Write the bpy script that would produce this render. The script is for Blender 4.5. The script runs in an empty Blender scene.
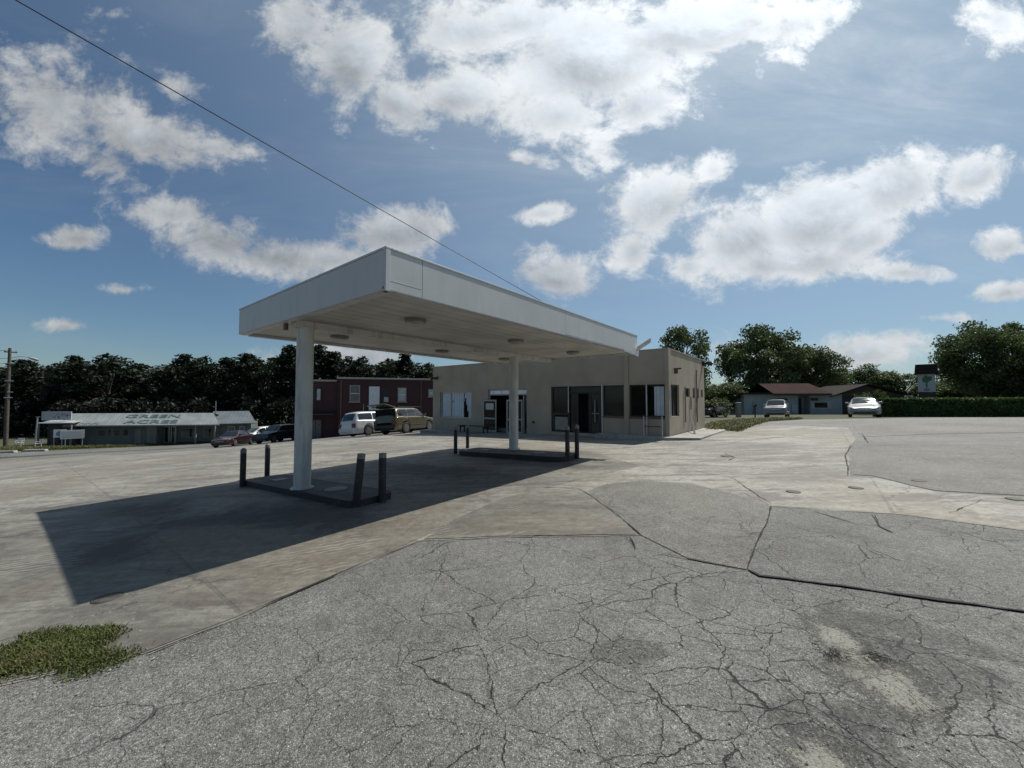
import bpy, bmesh, math, random
import numpy as np
from mathutils import Vector, Matrix, noise as mnoise
from mathutils.geometry import tessellate_polygon

R = math.radians
scene = bpy.context.scene
COL = scene.collection
random.seed(7)

# ------------------------------------------------------------------ camera
EYE = 1.6
F = 385.0
PITCH = R(2.38)
cam_d = bpy.data.cameras.new('camera')
cam = bpy.data.objects.new('camera', cam_d)
COL.objects.link(cam)
cam.location = (0, 0, EYE)
cam.rotation_euler = (R(90) + PITCH, 0, 0)
cam_d.sensor_width = 36
cam_d.lens = 36 * F / 1024
cam_d.clip_start = 0.05
cam_d.clip_end = 3000
scene.camera = cam


def ray(px, py):
    x = (px - 512) / F
    u = -(py - 384) / F
    c, s = math.cos(PITCH), math.sin(PITCH)
    return Vector((x, c - u * s, s + u * c))


def at(px, d):
    """ground plan point seen in column px of the survey photo at forward distance d"""
    return Vector(((px - 512) / F * d, d))


# ------------------------------------------------------------------ terrain
CTRL = [(0, 0, 0), (3, 2, .03), (-3, 2.5, -.12), (-4, 7.3, -.18), (0, 12.4, -.13), (6.4, 15.7, 0), (-5, 24.4, -.36),
        (10, 20, .05), (6, 6, .08), (12, 10, .25), (23.7, 26, .45), (25.5, 37, -.1), (29.5, 30, .25), (45, 30, .3), (35, 18, .6),
        (15, 3, .4), (25, 8, .6), (-8.2, 6.6, -.36), (-11, 28, -1.0), (-6.8, 27, -.72), (-19.7, 39, -2.25), (-26.4, 36, -2.8),
        (-26, 20, -1.75), (-14, 12, -.8), (-12, 3, -.5), (-45, 46, -3.8), (-32, 48, -3.45), (-55, 42, -3.35), (-40, 20, -2.6),
        (-20, 0, -.9), (0, -15, 0), (-30, -20, -1.2), (30, -20, .9), (33, 52, -.36), (52, 50, -.3), (0, 45, -1.2), (0, 70, -2),
        (-40, 75, -4.2), (-80, 70, -4.5), (40, 80, -.6), (-150, 150, -5), (0, 160, -3), (150, 150, 0), (-170, 0, -4.5),
        (170, 0, 1), (0, -150, 0), (-150, -150, -3), (150, -150, 1.5), (600, 600, 0), (-600, 600, -5), (-600, -600, -4),
        (600, -600, 1), (0, 700, -3), (700, 0, 1), (-700, 0, -4.5), (0, -700, 0)]
_C = np.array(CTRL, float)
_P = _C[:, :2] / 50.0


def _phi(r):
    return r ** 3 / (1 + (r / 3.0) ** 3) * 1.0 + 0 * r


def _solve():
    n = len(_P)
    r = np.sqrt(((_P[:, None] - _P[None]) ** 2).sum(-1))
    A = np.zeros((n + 3, n + 3))
    A[:n, :n] = r + 0.004 * np.eye(n)
    A[:n, :n] = np.sqrt(r * r + 0.03)          # multiquadric
    A[:n, :n] -= 0.012 * np.eye(n)
    A[:n, n] = 1
    A[:n, n + 1:] = _P
    A[n, :n] = 1
    A[n + 1:, :n] = _P.T
    b = np.zeros(n + 3)
    b[:n] = _C[:, 2]
    return np.linalg.solve(A, b)


_W = _solve()


def terr(x, y):
    x = np.asarray(x, float) / 50
    y = np.asarray(y, float) / 50
    r2 = (x[..., None] - _P[:, 0]) ** 2 + (y[..., None] - _P[:, 1]) ** 2
    return (np.sqrt(r2 + 0.03) * _W[:-3]).sum(-1) + _W[-3] + _W[-2] * x + _W[-1] * y


def tz(x, y):
    return float(terr(np.array([x]), np.array([y]))[0])


def gpt(px, py):
    """plan point where the sight line of (px,py) meets the terrain"""
    r = ray(px, py)
    lo, hi, prev = 0.5, None, 0.5
    t = 0.5
    while t < 150:
        p = r * t
        if EYE + p.z < tz(p.x, p.y):
            hi = t
            break
        prev = t
        t *= 1.06
    if hi is None:
        hi = 150
        return Vector((r.x * hi, r.y * hi))
    lo = prev
    for _ in range(24):
        m = (lo + hi) / 2
        p = r * m
        if EYE + p.z < tz(p.x, p.y):
            hi = m
        else:
            lo = m
    p = r * hi
    return Vector((p.x, p.y))


# ------------------------------------------------------------------ node helper
class NT:
    def __init__(self, tree):
        self.t = tree
        self.n = tree.nodes
        self.l = tree.links

    def new(self, typ, **kw):
        nd = self.n.new(typ)
        for k, v in kw.items():
            setattr(nd, k, v)
        return nd

    def put(self, sock, v):
        if isinstance(v, bpy.types.NodeSocket):
            self.l.new(v, sock)
        elif v is not None:
            if isinstance(v, (tuple, list)) and sock.type == 'RGBA' and len(v) == 3:
                v = tuple(v) + (1,)
            sock.default_value = v

    def m(self, op, a, b=None, c=None, clamp=False):
        nd = self.new('ShaderNodeMath', operation=op, use_clamp=clamp)
        self.put(nd.inputs[0], a)
        if b is not None:
            self.put(nd.inputs[1], b)
        if c is not None:
            self.put(nd.inputs[2], c)
        return nd.outputs[0]

    def vm(self, op, a, b=None, s=None):
        nd = self.new('ShaderNodeVectorMath', operation=op)
        self.put(nd.inputs[0], a)
        if b is not None:
            self.put(nd.inputs[1], b)
        if s is not None:
            self.put(nd.inputs['Scale'], s)
        return nd.outputs['Value'] if op in ('DOT_PRODUCT', 'LENGTH', 'DISTANCE') else nd.outputs[0]

    def noise(self, vec, scale, detail=3, rough=.55, dist=0):
        nd = self.new('ShaderNodeTexNoise')
        self.put(nd.inputs['Vector'], vec)
        nd.inputs['Scale'].default_value = scale
        nd.inputs['Detail'].default_value = detail
        nd.inputs['Roughness'].default_value = rough
        nd.inputs['Distortion'].default_value = dist
        return nd

    def voro(self, vec, scale, feature='F1', rand=1):
        nd = self.new('ShaderNodeTexVoronoi', feature=feature)
        self.put(nd.inputs['Vector'], vec)
        nd.inputs['Scale'].default_value = scale
        nd.inputs['Randomness'].default_value = rand
        return nd

    def rng(self, v, a, b, c=0.0, d=1.0, smooth=True):
        nd = self.new('ShaderNodeMapRange', interpolation_type='SMOOTHSTEP' if smooth else 'LINEAR')
        self.put(nd.inputs[0], v)
        nd.inputs[1].default_value = a
        nd.inputs[2].default_value = b
        nd.inputs[3].default_value = c
        nd.inputs[4].default_value = d
        return nd.outputs[0]

    def mix(self, f, a, b, typ='MIX'):
        nd = self.new('ShaderNodeMix', data_type='RGBA', blend_type=typ)
        self.put(nd.inputs[0], f)
        self.put(nd.inputs[6], a)
        self.put(nd.inputs[7], b)
        return nd.outputs[2]

    def mapping(self, vec, scale=(1, 1, 1), rot=(0, 0, 0), loc=(0, 0, 0)):
        nd = self.new('ShaderNodeMapping')
        self.put(nd.inputs[0], vec)
        nd.inputs['Scale'].default_value = scale
        nd.inputs['Rotation'].default_value = rot
        nd.inputs['Location'].default_value = loc
        return nd.outputs[0]

    def bump(self, h, strength=.5, dist=.01, normal=None):
        nd = self.new('ShaderNodeBump')
        nd.inputs['Strength'].default_value = strength
        nd.inputs['Distance'].default_value = dist
        self.put(nd.inputs['Height'], h)
        if normal is not None:
            self.put(nd.inputs['Normal'], normal)
        return nd.outputs[0]


def new_mat(name):
    m = bpy.data.materials.new(name)
    m.use_nodes = True
    nt = NT(m.node_tree)
    b = m.node_tree.nodes['Principled BSDF']
    tc = nt.new('ShaderNodeTexCoord')
    return m, nt, b, tc.outputs['Object']


def simple(name, col, rough=.6, metal=0.0, var=.12, scale=4.0, bump=0.0, spec=.5, coat=0.0, dirt=0.0, chips=None):
    m, nt, b, oc = new_mat(name)
    n1 = nt.noise(oc, scale, 5, .6)
    f = nt.rng(n1.outputs['Fac'], .3, .7)
    dark = tuple(c * (1 - var) for c in col)
    lite = tuple(min(1, c * (1 + var)) for c in col)
    c = nt.mix(f, dark, lite)
    if dirt:
        vv = nt.mapping(oc, (3, 3, .5))
        n2 = nt.noise(vv, 1.6, 6, .65)
        c = nt.mix(nt.m('MULTIPLY', nt.rng(n2.outputs['Fac'], .48, .66), dirt), c, tuple(x * .35 + .01 for x in col))
    if chips:
        n4 = nt.noise(oc, 11, 7, .72)
        c = nt.mix(nt.rng(n4.outputs['Fac'], .58, .64), c, chips)
    nt.put(b.inputs['Base Color'], c)
    b.inputs['Roughness'].default_value = rough
    nt.put(b.inputs['Roughness'], nt.rng(n1.outputs['Fac'], .2, .8, max(.02, rough - .08), min(1, rough + .08)))
    b.inputs['Metallic'].default_value = metal
    b.inputs['Specular IOR Level'].default_value = spec
    b.inputs['Coat Weight'].default_value = coat
    if bump:
        n3 = nt.noise(oc, scale * 12, 4, .6)
        nt.put(b.inputs['Normal'], nt.bump(n3.outputs['Fac'], bump, .01))
    return m


# ------------------------------------------------------------------ materials
def crack_field(nt, oc, scale, width, warp=.35, wscale=1.3, seed=0.0):
    """0 on a crack, 1 off it"""
    vv = nt.mapping(oc, loc=(seed, seed * .7, 0))
    vv = nt.vm('MULTIPLY', vv, (1, 1, 0))
    w = nt.noise(vv, wscale, 5, .68)
    off = nt.vm('SCALE', nt.vm('SUBTRACT', w.outputs['Color'], (.5, .5, .5)), s=warp)
    p = nt.vm('ADD', vv, off)
    p = nt.vm('MULTIPLY', p, (1, 1, 0))
    v = nt.voro(p, scale, 'DISTANCE_TO_EDGE')
    wn = nt.noise(vv, 2.1, 3, .6)
    wd = nt.rng(wn.outputs['Fac'], .35, .65, width * .3, width * 1.25)
    d = nt.m('DIVIDE', v.outputs['Distance'], wd)
    return nt.m('MINIMUM', d, 1.0)


def asphalt(name, base, cracks=1.0, stone=.5, tint=(1, 1, 1), seed=0.0, spots=True, hollows=(), wear=(), heart=None):
    m, nt, b, oc = new_mat(name)
    flat = nt.vm('MULTIPLY', oc, (1, 1, 0))
    v1 = nt.voro(flat, 175)
    v2 = nt.voro(flat, 90)
    n_lo = nt.noise(flat, .4, 6, .66)
    n_mid = nt.noise(flat, 2.6, 7, .72)
    n_fine = nt.noise(flat, 70, 4, .75)
    n_gr = nt.noise(flat, 38, 5, .8)
    sep1 = nt.new('ShaderNodeSeparateColor')
    nt.put(sep1.inputs[0], v1.outputs['Color'])
    sep2 = nt.new('ShaderNodeSeparateColor')
    nt.put(sep2.inputs[0], v2.outputs['Color'])
    st = nt.m('MULTIPLY', nt.rng(sep1.outputs[0], .5, 1.0), nt.rng(v1.outputs['Distance'], .55, .3))
    st2 = nt.m('MULTIPLY', nt.rng(sep2.outputs[1], .8, 1.0), nt.rng(v2.outputs['Distance'], .42, .22))
    c0 = tuple(x * base * .72 for x in tint)
    c1 = tuple(x * base * 1.18 for x in tint)
    c = nt.mix(nt.rng(n_lo.outputs['Fac'], .34, .66), c0, c1)
    c = nt.mix(nt.m('MULTIPLY', nt.rng(n_mid.outputs['Fac'], .42, .7), .5), c, tuple(x * base * 1.55 for x in tint))
    c = nt.mix(nt.rng(n_gr.outputs['Fac'], .36, .56, .6, 0), c, tuple(x * base * .35 for x in tint))
    c = nt.mix(nt.rng(n_fine.outputs['Fac'], .34, .55, .7, 0), c, tuple(x * base * .22 for x in tint))
    c = nt.mix(nt.m('MULTIPLY', st, stone), c, (base * 3.0, base * 2.95, base * 2.75))
    c = nt.mix(nt.m('MULTIPLY', st2, stone), c, (base * 3.6, base * 3.55, base * 3.3))
    gr = nt.m('ADD', nt.m('MULTIPLY', sep1.outputs[2], .75), nt.m('MULTIPLY', sep2.outputs[0], .55))
    c = nt.mix(1.0, c, nt.vm('SCALE', (1, 1, 1), s=nt.m('ADD', gr, .38)), 'MULTIPLY')
    n_g2 = nt.noise(flat, 13, 5, .85)
    c = nt.mix(1.0, c, nt.vm('SCALE', (1, 1, 1), s=nt.rng(n_g2.outputs['Fac'], .34, .66, .8, 1.2)), 'MULTIPLY')
    if spots:
        sp = nt.rng(nt.noise(nt.mapping(flat, loc=(seed + 3, 1, 0)), .8, 7, .72).outputs['Fac'], .56, .72)
        c = nt.mix(nt.m('MULTIPLY', sp, .6), c, tuple(x * base * .38 for x in tint))
    h = nt.m('ADD', nt.m('MULTIPLY', v1.outputs['Distance'], -.5), nt.m('MULTIPLY', n_fine.outputs['Fac'], .7))
    nrm = nt.bump(h, 1.0, .007)

    def blob(cx, cy, rx, ry, ang, rough=.55):
        px, py = 1.3, 4.5
        w = nt.noise(nt.mapping(flat, loc=(cx, cy, 0)), 3.2, 7, .72)
        q = nt.mapping(nt.vm('SUBTRACT', flat, (cx, cy, 0)), rot=(0, 0, -ang))
        q = nt.vm('MULTIPLY', q, (1 / rx, 1 / ry, 0))
        d = nt.m('ADD', nt.vm('LENGTH', q), nt.m('MULTIPLY', nt.m('SUBTRACT', w.outputs['Fac'], .5), rough * 3.2))
        return d
    if cracks:
        reg = nt.rng(nt.noise(nt.mapping(flat, loc=(seed, 2, 0)), .3, 4, .6).outputs['Fac'], .4, .56, .1, 1)
        if heart:
            hd_ = nt.vm('LENGTH', nt.vm('MULTIPLY', nt.vm('SUBTRACT', flat, (heart[0], heart[1], 0)), (1 / heart[2], 1 / heart[3], 0)))
            hn_ = nt.m('ADD', hd_, nt.m('MULTIPLY', nt.m('SUBTRACT', n_lo.outputs['Fac'], .5), 1.6))
            hk_ = nt.rng(hn_, .55, 1.1, 1, 0)
            reg = nt.m('MAXIMUM', nt.m('MULTIPLY', reg, nt.rng(hn_, .9, 1.8, 1, .15)), hk_)
        reg2 = nt.rng(nt.noise(nt.mapping(flat, loc=(seed + 9, 5, 0)), .45, 4, .6).outputs['Fac'], .44, .58)
        k1 = nt.rng(crack_field(nt, oc, 1.5, .0068, .3, 1.7, seed), .25, 1, 1, 0)
        k2 = nt.rng(crack_field(nt, oc, 3.6, .0145, .2, 2.8, seed + 4), .25, 1, 1, 0)
        if heart:
            reg2 = nt.m('MAXIMUM', nt.m('MULTIPLY', reg2, .6), nt.rng(hn_, .3, .8, .9, 0))
        k = nt.m('MAXIMUM', nt.m('MULTIPLY', k1, reg), nt.m('MULTIPLY', k2, nt.m('MULTIPLY', reg2, reg)))
        k = nt.m('MULTIPLY', k, cracks)
        c = nt.mix(nt.m('MULTIPLY', k, .92), c, (.012, .012, .011))
        nrm = nt.bump(nt.m('MULTIPLY', k, -1.0), .8, .012, nrm)
    for (cx, cy, rx, ry, ang) in wear:      # crumbled darker rims where the binder is exposed
        d = blob(cx, cy, rx, ry, ang, .7)
        c = nt.mix(nt.m('MULTIPLY', nt.rng(d, .7, 1.1, 1, 0), nt.rng(n_gr.outputs['Fac'], .35, .55, .9, .35)), c, tuple(x * base * .22 for x in tint))
    for (cx, cy, rx, ry, ang) in hollows:   # sandy base showing where the asphalt has gone
        d = nt.m('ADD', blob(cx, cy, rx, ry, ang, .7), nt.m('MULTIPLY', nt.m('SUBTRACT', n_gr.outputs['Fac'], .5), 2.4))
        hm = nt.rng(d, .6, 1.1, 1, 0)
        sc_ = nt.mix(nt.rng(n_mid.outputs['Fac'], .35, .65), (.17, .165, .145), (.29, .282, .245))
        sc_ = nt.mix(nt.rng(n_fine.outputs['Fac'], .3, .6, .7, 0), sc_, (.08, .074, .055))
        sc_ = nt.mix(nt.m('MULTIPLY', st2, .8), sc_, (.45, .43, .36))
        c = nt.mix(nt.m('MULTIPLY', hm, .92), c, sc_)
        nrm = nt.bump(nt.m('MULTIPLY', hm, -1.0), .7, .03, nrm)
    nt.put(b.inputs['Base Color'], c)
    nt.put(b.inputs['Roughness'], nt.rng(n_fine.outputs['Fac'], .3, .7, .62, .85))
    b.inputs['Specular IOR Level'].default_value = .35
    nt.put(b.inputs['Normal'], nrm)
    return m


def spot(px, py, rx, ry, deg):
    p = gpt(px, py)
    return (p.x, p.y, rx, ry, R(deg))


def concrete(name, base, tint=(1, .975, .86), joints=True, stain=.6, crack=.5, seed=0.0, rust=.35, tyre=0.0, oil=()):
    m, nt, b, oc = new_mat(name)
    flat = nt.vm('MULTIPLY', oc, (1, 1, 0)) if joints else oc
    n_lo = nt.noise(nt.mapping(flat, loc=(seed, 0, 0)), .3, 7, .66)
    n_mid = nt.noise(flat, 1.9, 8, .74, .5)
    # broad streaks along the direction cars travel
    stv = nt.mapping(flat, scale=(.7, 1.9, 1), rot=(0, 0, R(-34)))
    n_st = nt.noise(stv, .8, 8, .72, .9)
    stv2 = nt.mapping(flat, scale=(.5, 2.6, 1), rot=(0, 0, R(-12)))
    n_st2 = nt.noise(stv2, 1.1, 7, .7, .6)
    n_f = nt.noise(flat, 60, 4, .75)
    v1 = nt.voro(flat, 80)
    c = nt.mix(nt.rng(n_lo.outputs['Fac'], .4, .6), tuple(x * base * .72 for x in tint), tuple(x * base * 1.2 for x in tint))
    c = nt.mix(nt.m('MULTIPLY', nt.rng(n_st.outputs['Fac'], .49, .6), stain), c, (base * .5, base * .44, base * .41))
    c = nt.mix(nt.m('MULTIPLY', nt.rng(n_st2.outputs['Fac'], .53, .6), stain * .6), c, (base * .42, base * .39, base * .36))
    c = nt.mix(nt.m('MULTIPLY', nt.rng(n_st2.outputs['Fac'], .47, .38), .6), c, tuple(x * base * 1.35 for x in tint))
    c = nt.mix(nt.m('MULTIPLY', nt.rng(n_mid.outputs['Fac'], .52, .62), stain * .6), c, (base * .5, base * .445, base * .41))
    if rust:
        n_r = nt.noise(nt.mapping(flat, loc=(seed + 5, 3, 0)), .2, 4, .6)
        c = nt.mix(nt.m('MULTIPLY', nt.rng(n_r.outputs['Fac'], .48, .62), rust), c, (base * .8, base * .66, base * .47))
    c = nt.mix(nt.rng(n_f.outputs['Fac'], .28, .6, .42, 0), c, (base * .38, base * .37, base * .35))
    c = nt.mix(nt.m('MULTIPLY', nt.rng(v1.outputs['Distance'], .2, .5), .18), c, (base * .5, base * .48, base * .44))
    n_g2 = nt.noise(flat, 9, 6, .82)
    c = nt.mix(1.0, c, nt.vm('SCALE', (1, 1, 1), s=nt.rng(n_g2.outputs['Fac'], .36, .64, .78, 1.18)), 'MULTIPLY')
    for (cx, cy, rx, ry, ang) in oil:        # old oil drips where cars stood at the pumps
        q = nt.mapping(nt.vm('SUBTRACT', flat, (cx, cy, 0)), rot=(0, 0, -ang))
        d = nt.m('ADD', nt.vm('LENGTH', nt.vm('MULTIPLY', q, (1 / rx, 1 / ry, 0))), nt.m('MULTIPLY', nt.m('SUBTRACT', n_mid.outputs['Fac'], .5), 2.6))
        c = nt.mix(nt.m('MULTIPLY', nt.rng(d, .3, 1.25, 1, 0), .82), c, (base * .17, base * .16, base * .14))
    h = nt.m('ADD', n_f.outputs['Fac'], nt.m('MULTIPLY', n_mid.outputs['Fac'], 1.5))
    nrm = nt.bump(h, .5, .006)
    if joints:
        jv = nt.mapping(flat, rot=(0, 0, R(38.5)))
        sep = nt.new('ShaderNodeSeparateXYZ')
        nt.put(sep.inputs[0], jv)
        ks = []
        wob = nt.m('MULTIPLY', nt.m('SUBTRACT', n_mid.outputs['Fac'], .5), .05)
        for o, per in ((0, 3.9), (1, 4.6)):
            q = nt.m('ADD', sep.outputs[o], wob)
            fr = nt.m('ABSOLUTE', nt.m('SUBTRACT', nt.m('FRACT', nt.m('DIVIDE', nt.m('ADD', q, 1.2), per)), .5))
            ks.append(nt.rng(nt.m('MULTIPLY', fr, per), .012, .026, 1, 0))
        j = nt.m('MULTIPLY', nt.m('MAXIMUM', ks[0], ks[1]), nt.rng(n_mid.outputs['Fac'], .4, .6, .1, .75))
        c = nt.mix(j, c, (base * .42, base * .4, base * .36))
        nrm = nt.bump(nt.m('MULTIPLY', j, -1.0), .6, .01, nrm)
    if tyre:
        wv = nt.new('ShaderNodeTexWave', wave_type='BANDS', bands_direction='X')
        nt.put(wv.inputs['Vector'], nt.mapping(flat, rot=(0, 0, R(62)), scale=(1, 1, 1)))
        wv.inputs['Scale'].default_value = 3.4
        wv.inputs['Distortion'].default_value = 5.5
        wv.inputs['Detail'].default_value = 3
        wv.inputs['Detail Scale'].default_value = 1.4
        wm = nt.m('MULTIPLY', nt.rng(wv.outputs['Fac'], .55, .9), nt.rng(nt.noise(flat, .8, 5, .65).outputs['Fac'], .52, .62))
        c = nt.mix(nt.m('MULTIPLY', wm, tyre), c, (base * 1.45, base * 1.4, base * 1.25))
    if crack:
        k1 = nt.rng(crack_field(nt, oc, .38, .005, .9, .8, seed + 2), .3, 1, 1, 0)
        reg = nt.rng(nt.noise(nt.mapping(flat, loc=(seed + 1, 8, 0)), .2, 3, .5).outputs['Fac'], .45, .55)
        c = nt.mix(nt.m('MULTIPLY', nt.m('MULTIPLY', k1, reg), crack), c, (.03, .028, .025))
    nt.put(b.inputs['Base Color'], c)
    nt.put(b.inputs['Roughness'], nt.rng(n_f.outputs['Fac'], .3, .7, .6, .82))
    b.inputs['Specular IOR Level'].default_value = .4
    nt.put(b.inputs['Normal'], nrm)
    return m


def leaf_mat(name, col, var=.45):
    m, nt, b, oc = new_mat(name)
    geo = nt.new('ShaderNodeNewGeometry')
    oi = nt.new('ShaderNodeObjectInfo')
    n = nt.noise(oc, .8, 4, .6)
    f = nt.m('ADD', nt.m('MULTIPLY', geo.outputs['Random Per Island'], .6), nt.m('MULTIPLY', nt.rng(n.outputs['Fac'], .3, .7), .4))
    f = nt.m('ADD', nt.m('MULTIPLY', f, .8), nt.m('MULTIPLY', oi.outputs['Random'], .2))
    c = nt.mix(f, tuple(x * (1 - var) for x in col), tuple(x * (1 + var) for x in col))
    nt.put(b.inputs['Base Color'], c)
    b.inputs['Roughness'].default_value = .6
    b.inputs['Specular IOR Level'].default_value = .3
    tr = nt.new('ShaderNodeBsdfTranslucent')
    nt.put(tr.inputs[0], nt.mix(.5, c, (col[0] * 1.6, col[1] * 1.7, col[2] * .7)))
    mx = nt.new('ShaderNodeMixShader')
    mx.inputs[0].default_value = .22
    nt.l.new(b.outputs[0], mx.inputs[1])
    nt.l.new(tr.outputs[0], mx.inputs[2])
    nt.l.new(mx.outputs[0], m.node_tree.nodes['Material Output'].inputs[0])
    return m


def stucco(name, col, dirt=.3):
    m, nt, b, oc = new_mat(name)
    n1 = nt.noise(oc, .6, 6, .6)
    n2 = nt.noise(oc, 45, 4, .65)
    vv = nt.mapping(oc, scale=(1.3, 1.3, .3))
    n3 = nt.noise(vv, 1.1, 6, .6)
    c = nt.mix(nt.rng(n1.outputs['Fac'], .35, .65), tuple(x * .9 for x in col), tuple(x * 1.07 for x in col))
    c = nt.mix(nt.m('MULTIPLY', nt.rng(n3.outputs['Fac'], .46, .64), dirt), c, tuple(x * .55 for x in col))
    nt.put(b.inputs['Base Color'], c)
    b.inputs['Roughness'].default_value = .82
    b.inputs['Specular IOR Level'].default_value = .25
    nt.put(b.inputs['Normal'], nt.bump(n2.outputs['Fac'], .35, .006))
    return m


def brick(name, c1, c2, mortar, scale=1.0):
    m, nt, b, oc = new_mat(name)
    sep = nt.new('ShaderNodeSeparateXYZ')
    nt.put(sep.inputs[0], oc)
    cmb = nt.new('ShaderNodeCombineXYZ')
    nt.put(cmb.inputs[0], nt.m('ADD', sep.outputs[0], sep.outputs[1]))
    nt.put(cmb.inputs[1], sep.outputs[2])
    bt = nt.new('ShaderNodeTexBrick')
    nt.put(bt.inputs['Vector'], cmb.outputs[0])
    nt.put(bt.inputs['Color1'], c1)
    nt.put(bt.inputs['Color2'], c2)
    nt.put(bt.inputs['Mortar'], mortar)
    bt.inputs['Scale'].default_value = 1
    bt.inputs['Brick Width'].default_value = .23
    bt.inputs['Row Height'].default_value = .085
    bt.inputs['Mortar Size'].default_value = .008
    n1 = nt.noise(oc, .5, 5, .6)
    c = nt.mix(nt.rng(n1.outputs['Fac'], .4, .7, 0, .5), bt.outputs['Color'], tuple(x * .5 for x in c1))
    nt.put(b.inputs['Base Color'], c)
    b.inputs['Roughness'].default_value = .85
    return m


def ribbed(name, col, per=.4, axis=0, rough=.45, metal=.5, spec=.5):
    m, nt, b, oc = new_mat(name)
    sep = nt.new('ShaderNodeSeparateXYZ')
    nt.put(sep.inputs[0], oc)
    fr = nt.m('ABSOLUTE', nt.m('SUBTRACT', nt.m('FRACT', nt.m('DIVIDE', sep.outputs[axis], per)), .5))
    k = nt.rng(fr, .0, .09, 1, 0)
    n1 = nt.noise(oc, .9, 5, .6)
    c = nt.mix(nt.rng(n1.outputs['Fac'], .35, .7), tuple(x * .8 for x in col), tuple(x * 1.1 for x in col))
    c = nt.mix(nt.m('MULTIPLY', k, .35), c, tuple(x * .4 for x in col))
    nt.put(b.inputs['Base Color'], c)
    b.inputs['Roughness'].default_value = rough
    b.inputs['Metallic'].default_value = metal
    b.inputs['Specular IOR Level'].default_value = spec
    nt.put(b.inputs['Normal'], nt.bump(k, .6, .03))
    return m


def glass(name, tint=(.6, .65, .68), rough=.04, thru=.6):
    m, nt, b, oc = new_mat(name)
    n = nt.noise(oc, 1.2, 5, .6)
    b.inputs['Base Color'].default_value = (.012, .015, .017, 1)
    nt.put(b.inputs['Roughness'], nt.rng(n.outputs['Fac'], .3, .75, rough, rough + .12))
    b.inputs['Specular IOR Level'].default_value = .5
    tr = nt.new('ShaderNodeBsdfTransparent')
    tr.inputs[0].default_value = tint + (1,)
    mx = nt.new('ShaderNodeMixShader')
    mx.inputs[0].default_value = thru
    nt.l.new(b.outputs[0], mx.inputs[1])
    nt.l.new(tr.outputs[0], mx.inputs[2])
    nt.l.new(mx.outputs[0], m.node_tree.nodes['Material Output'].inputs[0])
    return m


def strip(p1, p2, half):
    a, b = gpt(*p1), gpt(*p2)
    d = b - a
    return ((a.x + b.x) / 2, (a.y + b.y) / 2, d.length * .55, half, math.atan2(d.y, d.x))


M = {}
M['asphalt'] = asphalt('worn_asphalt', .162, 1.0, .5, (1, .995, .935), hollows=(strip((820, 620), (866, 672), .17), strip((845, 650), (914, 712), .25), strip((785, 742), (875, 790), .2)),
                       wear=(strip((828, 600), (905, 690), .2), strip((880, 640), (1010, 700), .28), strip((770, 700), (905, 765), .22), strip((840, 720), (900, 712), .12), spot(625, 652, .24, .16, 0), strip((860, 612), (1010, 660), .16)), heart=spot(740, 645, 3.0, 2.3, 0))
M['asphalt_dark'] = asphalt('rough_asphalt', .145, .9, .6, (1, .995, .92), 11)
M['asphalt_old'] = asphalt('old_pale_asphalt', .17, .8, .35, (1, .98, .88), 23, False)
M['road'] = asphalt('road_asphalt', .15, .3, .3, (1, 1, 1), 31, False)
M['concrete'] = concrete('lot_concrete', .28, (1, .975, .85), stain=.95, seed=1.0, rust=.5, tyre=.12)
M['concrete_stained'] = concrete('stained_concrete', .18, (1, .97, .82), False, .8, .4, 4.0, .3, .5)
M['concrete_apron'] = concrete('apron_concrete', .2, (1, .98, .84), True, 1.0, .5, 8.0, .6, .5, oil=(spot(150, 510, 1.7, .6, -38), spot(300, 515, 1.6, .7, -30), spot(110, 550, 1.0, .4, -38), spot(430, 470, 2.6, .8, -38), spot(215, 520, 1.2, .5, 10), spot(520, 462, 2.5, .6, -38)))
M['walk'] = concrete('walk_concrete', .36, (1, .97, .92), False, .35, .2, 6.0, .1)
M['island'] = concrete('island_concrete', .1, (1, .98, .94), False, .8, .3, 9.0, .2)
M['sand'] = concrete('sandy_gravel', .34, (1, .93, .74), False, .5, 0, 3.0, 0)
M['crack'] = simple('crack_soil', (.014, .014, .012), .9, var=.4, scale=14)
M['crack_green'] = simple('weedy_crack', (.03, .034, .016), .9, var=.6, scale=9)
M['soil'] = simple('grass_soil', (.055, .06, .028), .95, var=.5, scale=1.2, bump=.5)
M['grass'] = leaf_mat('grass_blades', (.068, .085, .022), .5)
M['grass_dry'] = leaf_mat('dry_grass_blades', (.13, .11, .05), .4)
M['white_paint'] = simple('white_painted_metal', (.72, .73, .73), .5, var=.05, scale=1.5, dirt=.12)
M['fascia'] = simple('white_fascia_panel', (.53, .535, .53), .5, var=.04, scale=.8, dirt=.09)
M['soffit'] = ribbed('soffit_panels', (.56, .54, .5), .3, 0, .6, 0)
M['column'] = simple('column_paint', (.56, .55, .52), .55, var=.08, scale=2.2, dirt=.45)
M['flash'] = simple('aged_flashing', (.5, .51, .53), .45, .3, var=.12, dirt=.25)
M['fixture'] = simple('light_fixture', (.2, .19, .17), .5, var=.15)
M['lens'] = simple('light_lens', (.34, .32, .28), .3, var=.08)
M['black_steel'] = simple('black_painted_steel', (.022, .022, .024), .6, var=.4, scale=9, dirt=.25, bump=.3, chips=(.12, .085, .06))
M['lid'] = simple('rusty_iron_lid', (.07, .062, .055), .7, .2, var=.4, scale=14, bump=.4)
M['cover'] = simple('weathered_cover_plate', (.16, .17, .175), .55, .3, var=.25, scale=8)
M['cargo'] = simple('cargo_shade', (.012, .012, .013), .95, var=.2, spec=.1)  # near-black colour stands for the shade inside the open rear
M['worn_steel'] = simple('worn_cap', (.2, .195, .18), .7, var=.3, scale=16, bump=.3)
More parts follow.
